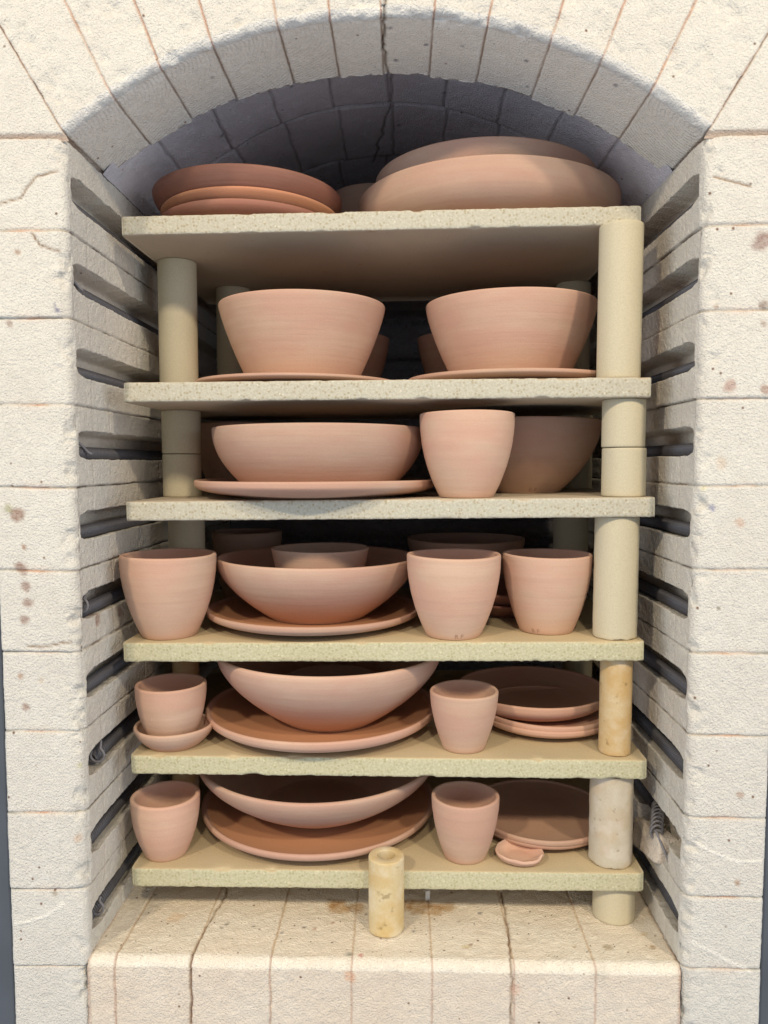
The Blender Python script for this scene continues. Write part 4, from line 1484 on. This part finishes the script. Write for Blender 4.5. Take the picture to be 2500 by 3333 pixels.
post('kiln_post', 1215, 1280, 1450, 0.53, 'S5', 'S4', M_POST, 'rear right post behind the stacked plates, second lowest shelf', seed=18, r=0.030)
post('kiln_post', 1215, 1280, 1700, 0.53, 'S6', 'S5', M_POST, 'rear right post on the lowest shelf, in deep shade', seed=19, r=0.030)

# loose hollow post at the front of the hearth
q = atz(833, 2021, 0)
PY = q[1] + 0.0185
XL_, RL_ = plan(796, 873, 1950, PY)
ztop = at(836, 1868, PY - RL_)[2]
o = post_mesh('kiln_post', RL_, 0, ztop, M_POST_LOOSE, 21, chip=0.0016, hole=RL_ * 0.50)
o.location = (XL_, PY, 0.0008)
tag(o, 'loose hollow yellow-stained post standing on the brick floor in front', 'kiln post', 'kiln posts between the shelves')

# small white glaze drop on the floor
q = atz(923, 1940, 0)
o = lump('glaze_drop', (0.008, 0.008, 0.016), (q[0], q[1], 0.007), (0, 0, 0), M_CHIP, None, 3, 0.001, 10)
tag(o, 'tiny white drop of glaze standing on the brick floor', 'glaze drop')


# pinched scrap of clay
def scrap():
    zt = SH['S6']['z'](0.2, 0.12)
    f = atz(1127, 1880, zt)
    xl = atz(1074, 1862, zt)[0]
    xr = atz(1176, 1868, zt)[0]
    cx, rx = (xl + xr) / 2, (xr - xl) / 2
    ry = rx * 0.95
    cy = f[1] + ry * 0.98
    nt_, nr = 96, 26
    th = np.linspace(0, 2 * math.pi, nt_, endpoint=False)
    prof = []
    hr, tt = 0.0105, 0.0058
    for k in range(14):            # top surface, centre to rim
        s = k / 13
        prof.append((s * 0.94, 0.0060 + hr * max(0, s - 0.45) ** 2 * 2.0))
    rimz = prof[-1][1]
    for k in range(1, 8):
        a = math.pi / 2 - k / 8 * math.pi
        prof.append((0.94 + 0.06 * math.cos(a), rimz - tt / 2 + tt / 2 * math.sin(a)))
    for k in range(12):
        s = 0.9 * (1 - k / 11)
        prof.append((s, max(0.0002, rimz * s * s * 0.55 - 0.003)))
    pr_ = np.array(prof)
    rad = 1 + 0.05 * np.cos(2 * th + 0.6) + 0.02 * np.cos(3 * th + 2)
    P = np.zeros((nt_, len(prof), 3))
    P[..., 0] = np.cos(th)[:, None] * pr_[None, :, 0] * rx * rad[:, None]
    P[..., 1] = np.sin(th)[:, None] * pr_[None, :, 0] * ry * rad[:, None]
    lift = (0.8 + 0.6 * np.cos(th - 1.8) + 0.08 * np.cos(3 * th + 1))[:, None] * np.clip(pr_[None, :, 0] - 0.5, 0, 1) ** 1.5 * 0.013
    P[..., 2] = pr_[None, :, 1] + lift
    fold = np.exp(-((th[:, None] - 5.75) / 0.14) ** 2) * np.clip(pr_[None, :, 0] - 0.6, 0, 1) * 0.012
    P[..., 2] += fold
    P += vecnoise(P, 90, 4, 3) * 0.0011 * np.clip(pr_[None, :, 0:1], 0.2, 1)
    P[..., 2] = np.maximum(P[..., 2], 0.0)
    o = mesh_obj('clay_scrap', P, grid_faces(nt_, len(prof), wrap=True), M_CLAY_P, None, None, {'foot': np.zeros((nt_, len(prof)))})
    o.location = (cx, cy, SH['S6']['z'](cx, cy) + 0.0003)
    tag(o, 'small pinched dish of bisque clay lying on the lowest shelf', 'clay scrap')


scrap()


# grit scattered over the hearth
def grit():
    rnd = random.Random(77)
    V, F = [], []
    for k in range(150):
        x, y = rnd.uniform(XL + 0.03, XR - 0.03), abs(rnd.gauss(0.075, 0.05)) + 0.016
        r = rnd.choice((0.0005, 0.0007, 0.0009, 0.0013))
        b = len(V)
        for d in ((1, 0, 0), (-1, 0, 0), (0, 1, 0), (0, -1, 0), (0, 0, 1), (0, 0, -1)):
            V.append((x + d[0] * r * rnd.uniform(.6, 1.3), y + d[1] * r * rnd.uniform(.6, 1.3), 0.0009 + d[2] * r * rnd.uniform(.5, 1.1)))
        for f in ((0, 2, 4), (2, 1, 4), (1, 3, 4), (3, 0, 4), (2, 0, 5), (1, 2, 5), (3, 1, 5), (0, 3, 5)):
            F.append(tuple(b + i for i in f))
    o = mesh_obj('grit', V, F, plain_mat('dark grit', (0.17, 0.13, 0.10), 0.8), smooth=False)
    o['kind'] = 'stuff'
    tag(o, 'dark grit and crumbs scattered over the brick floor of the kiln', 'grit')


grit()
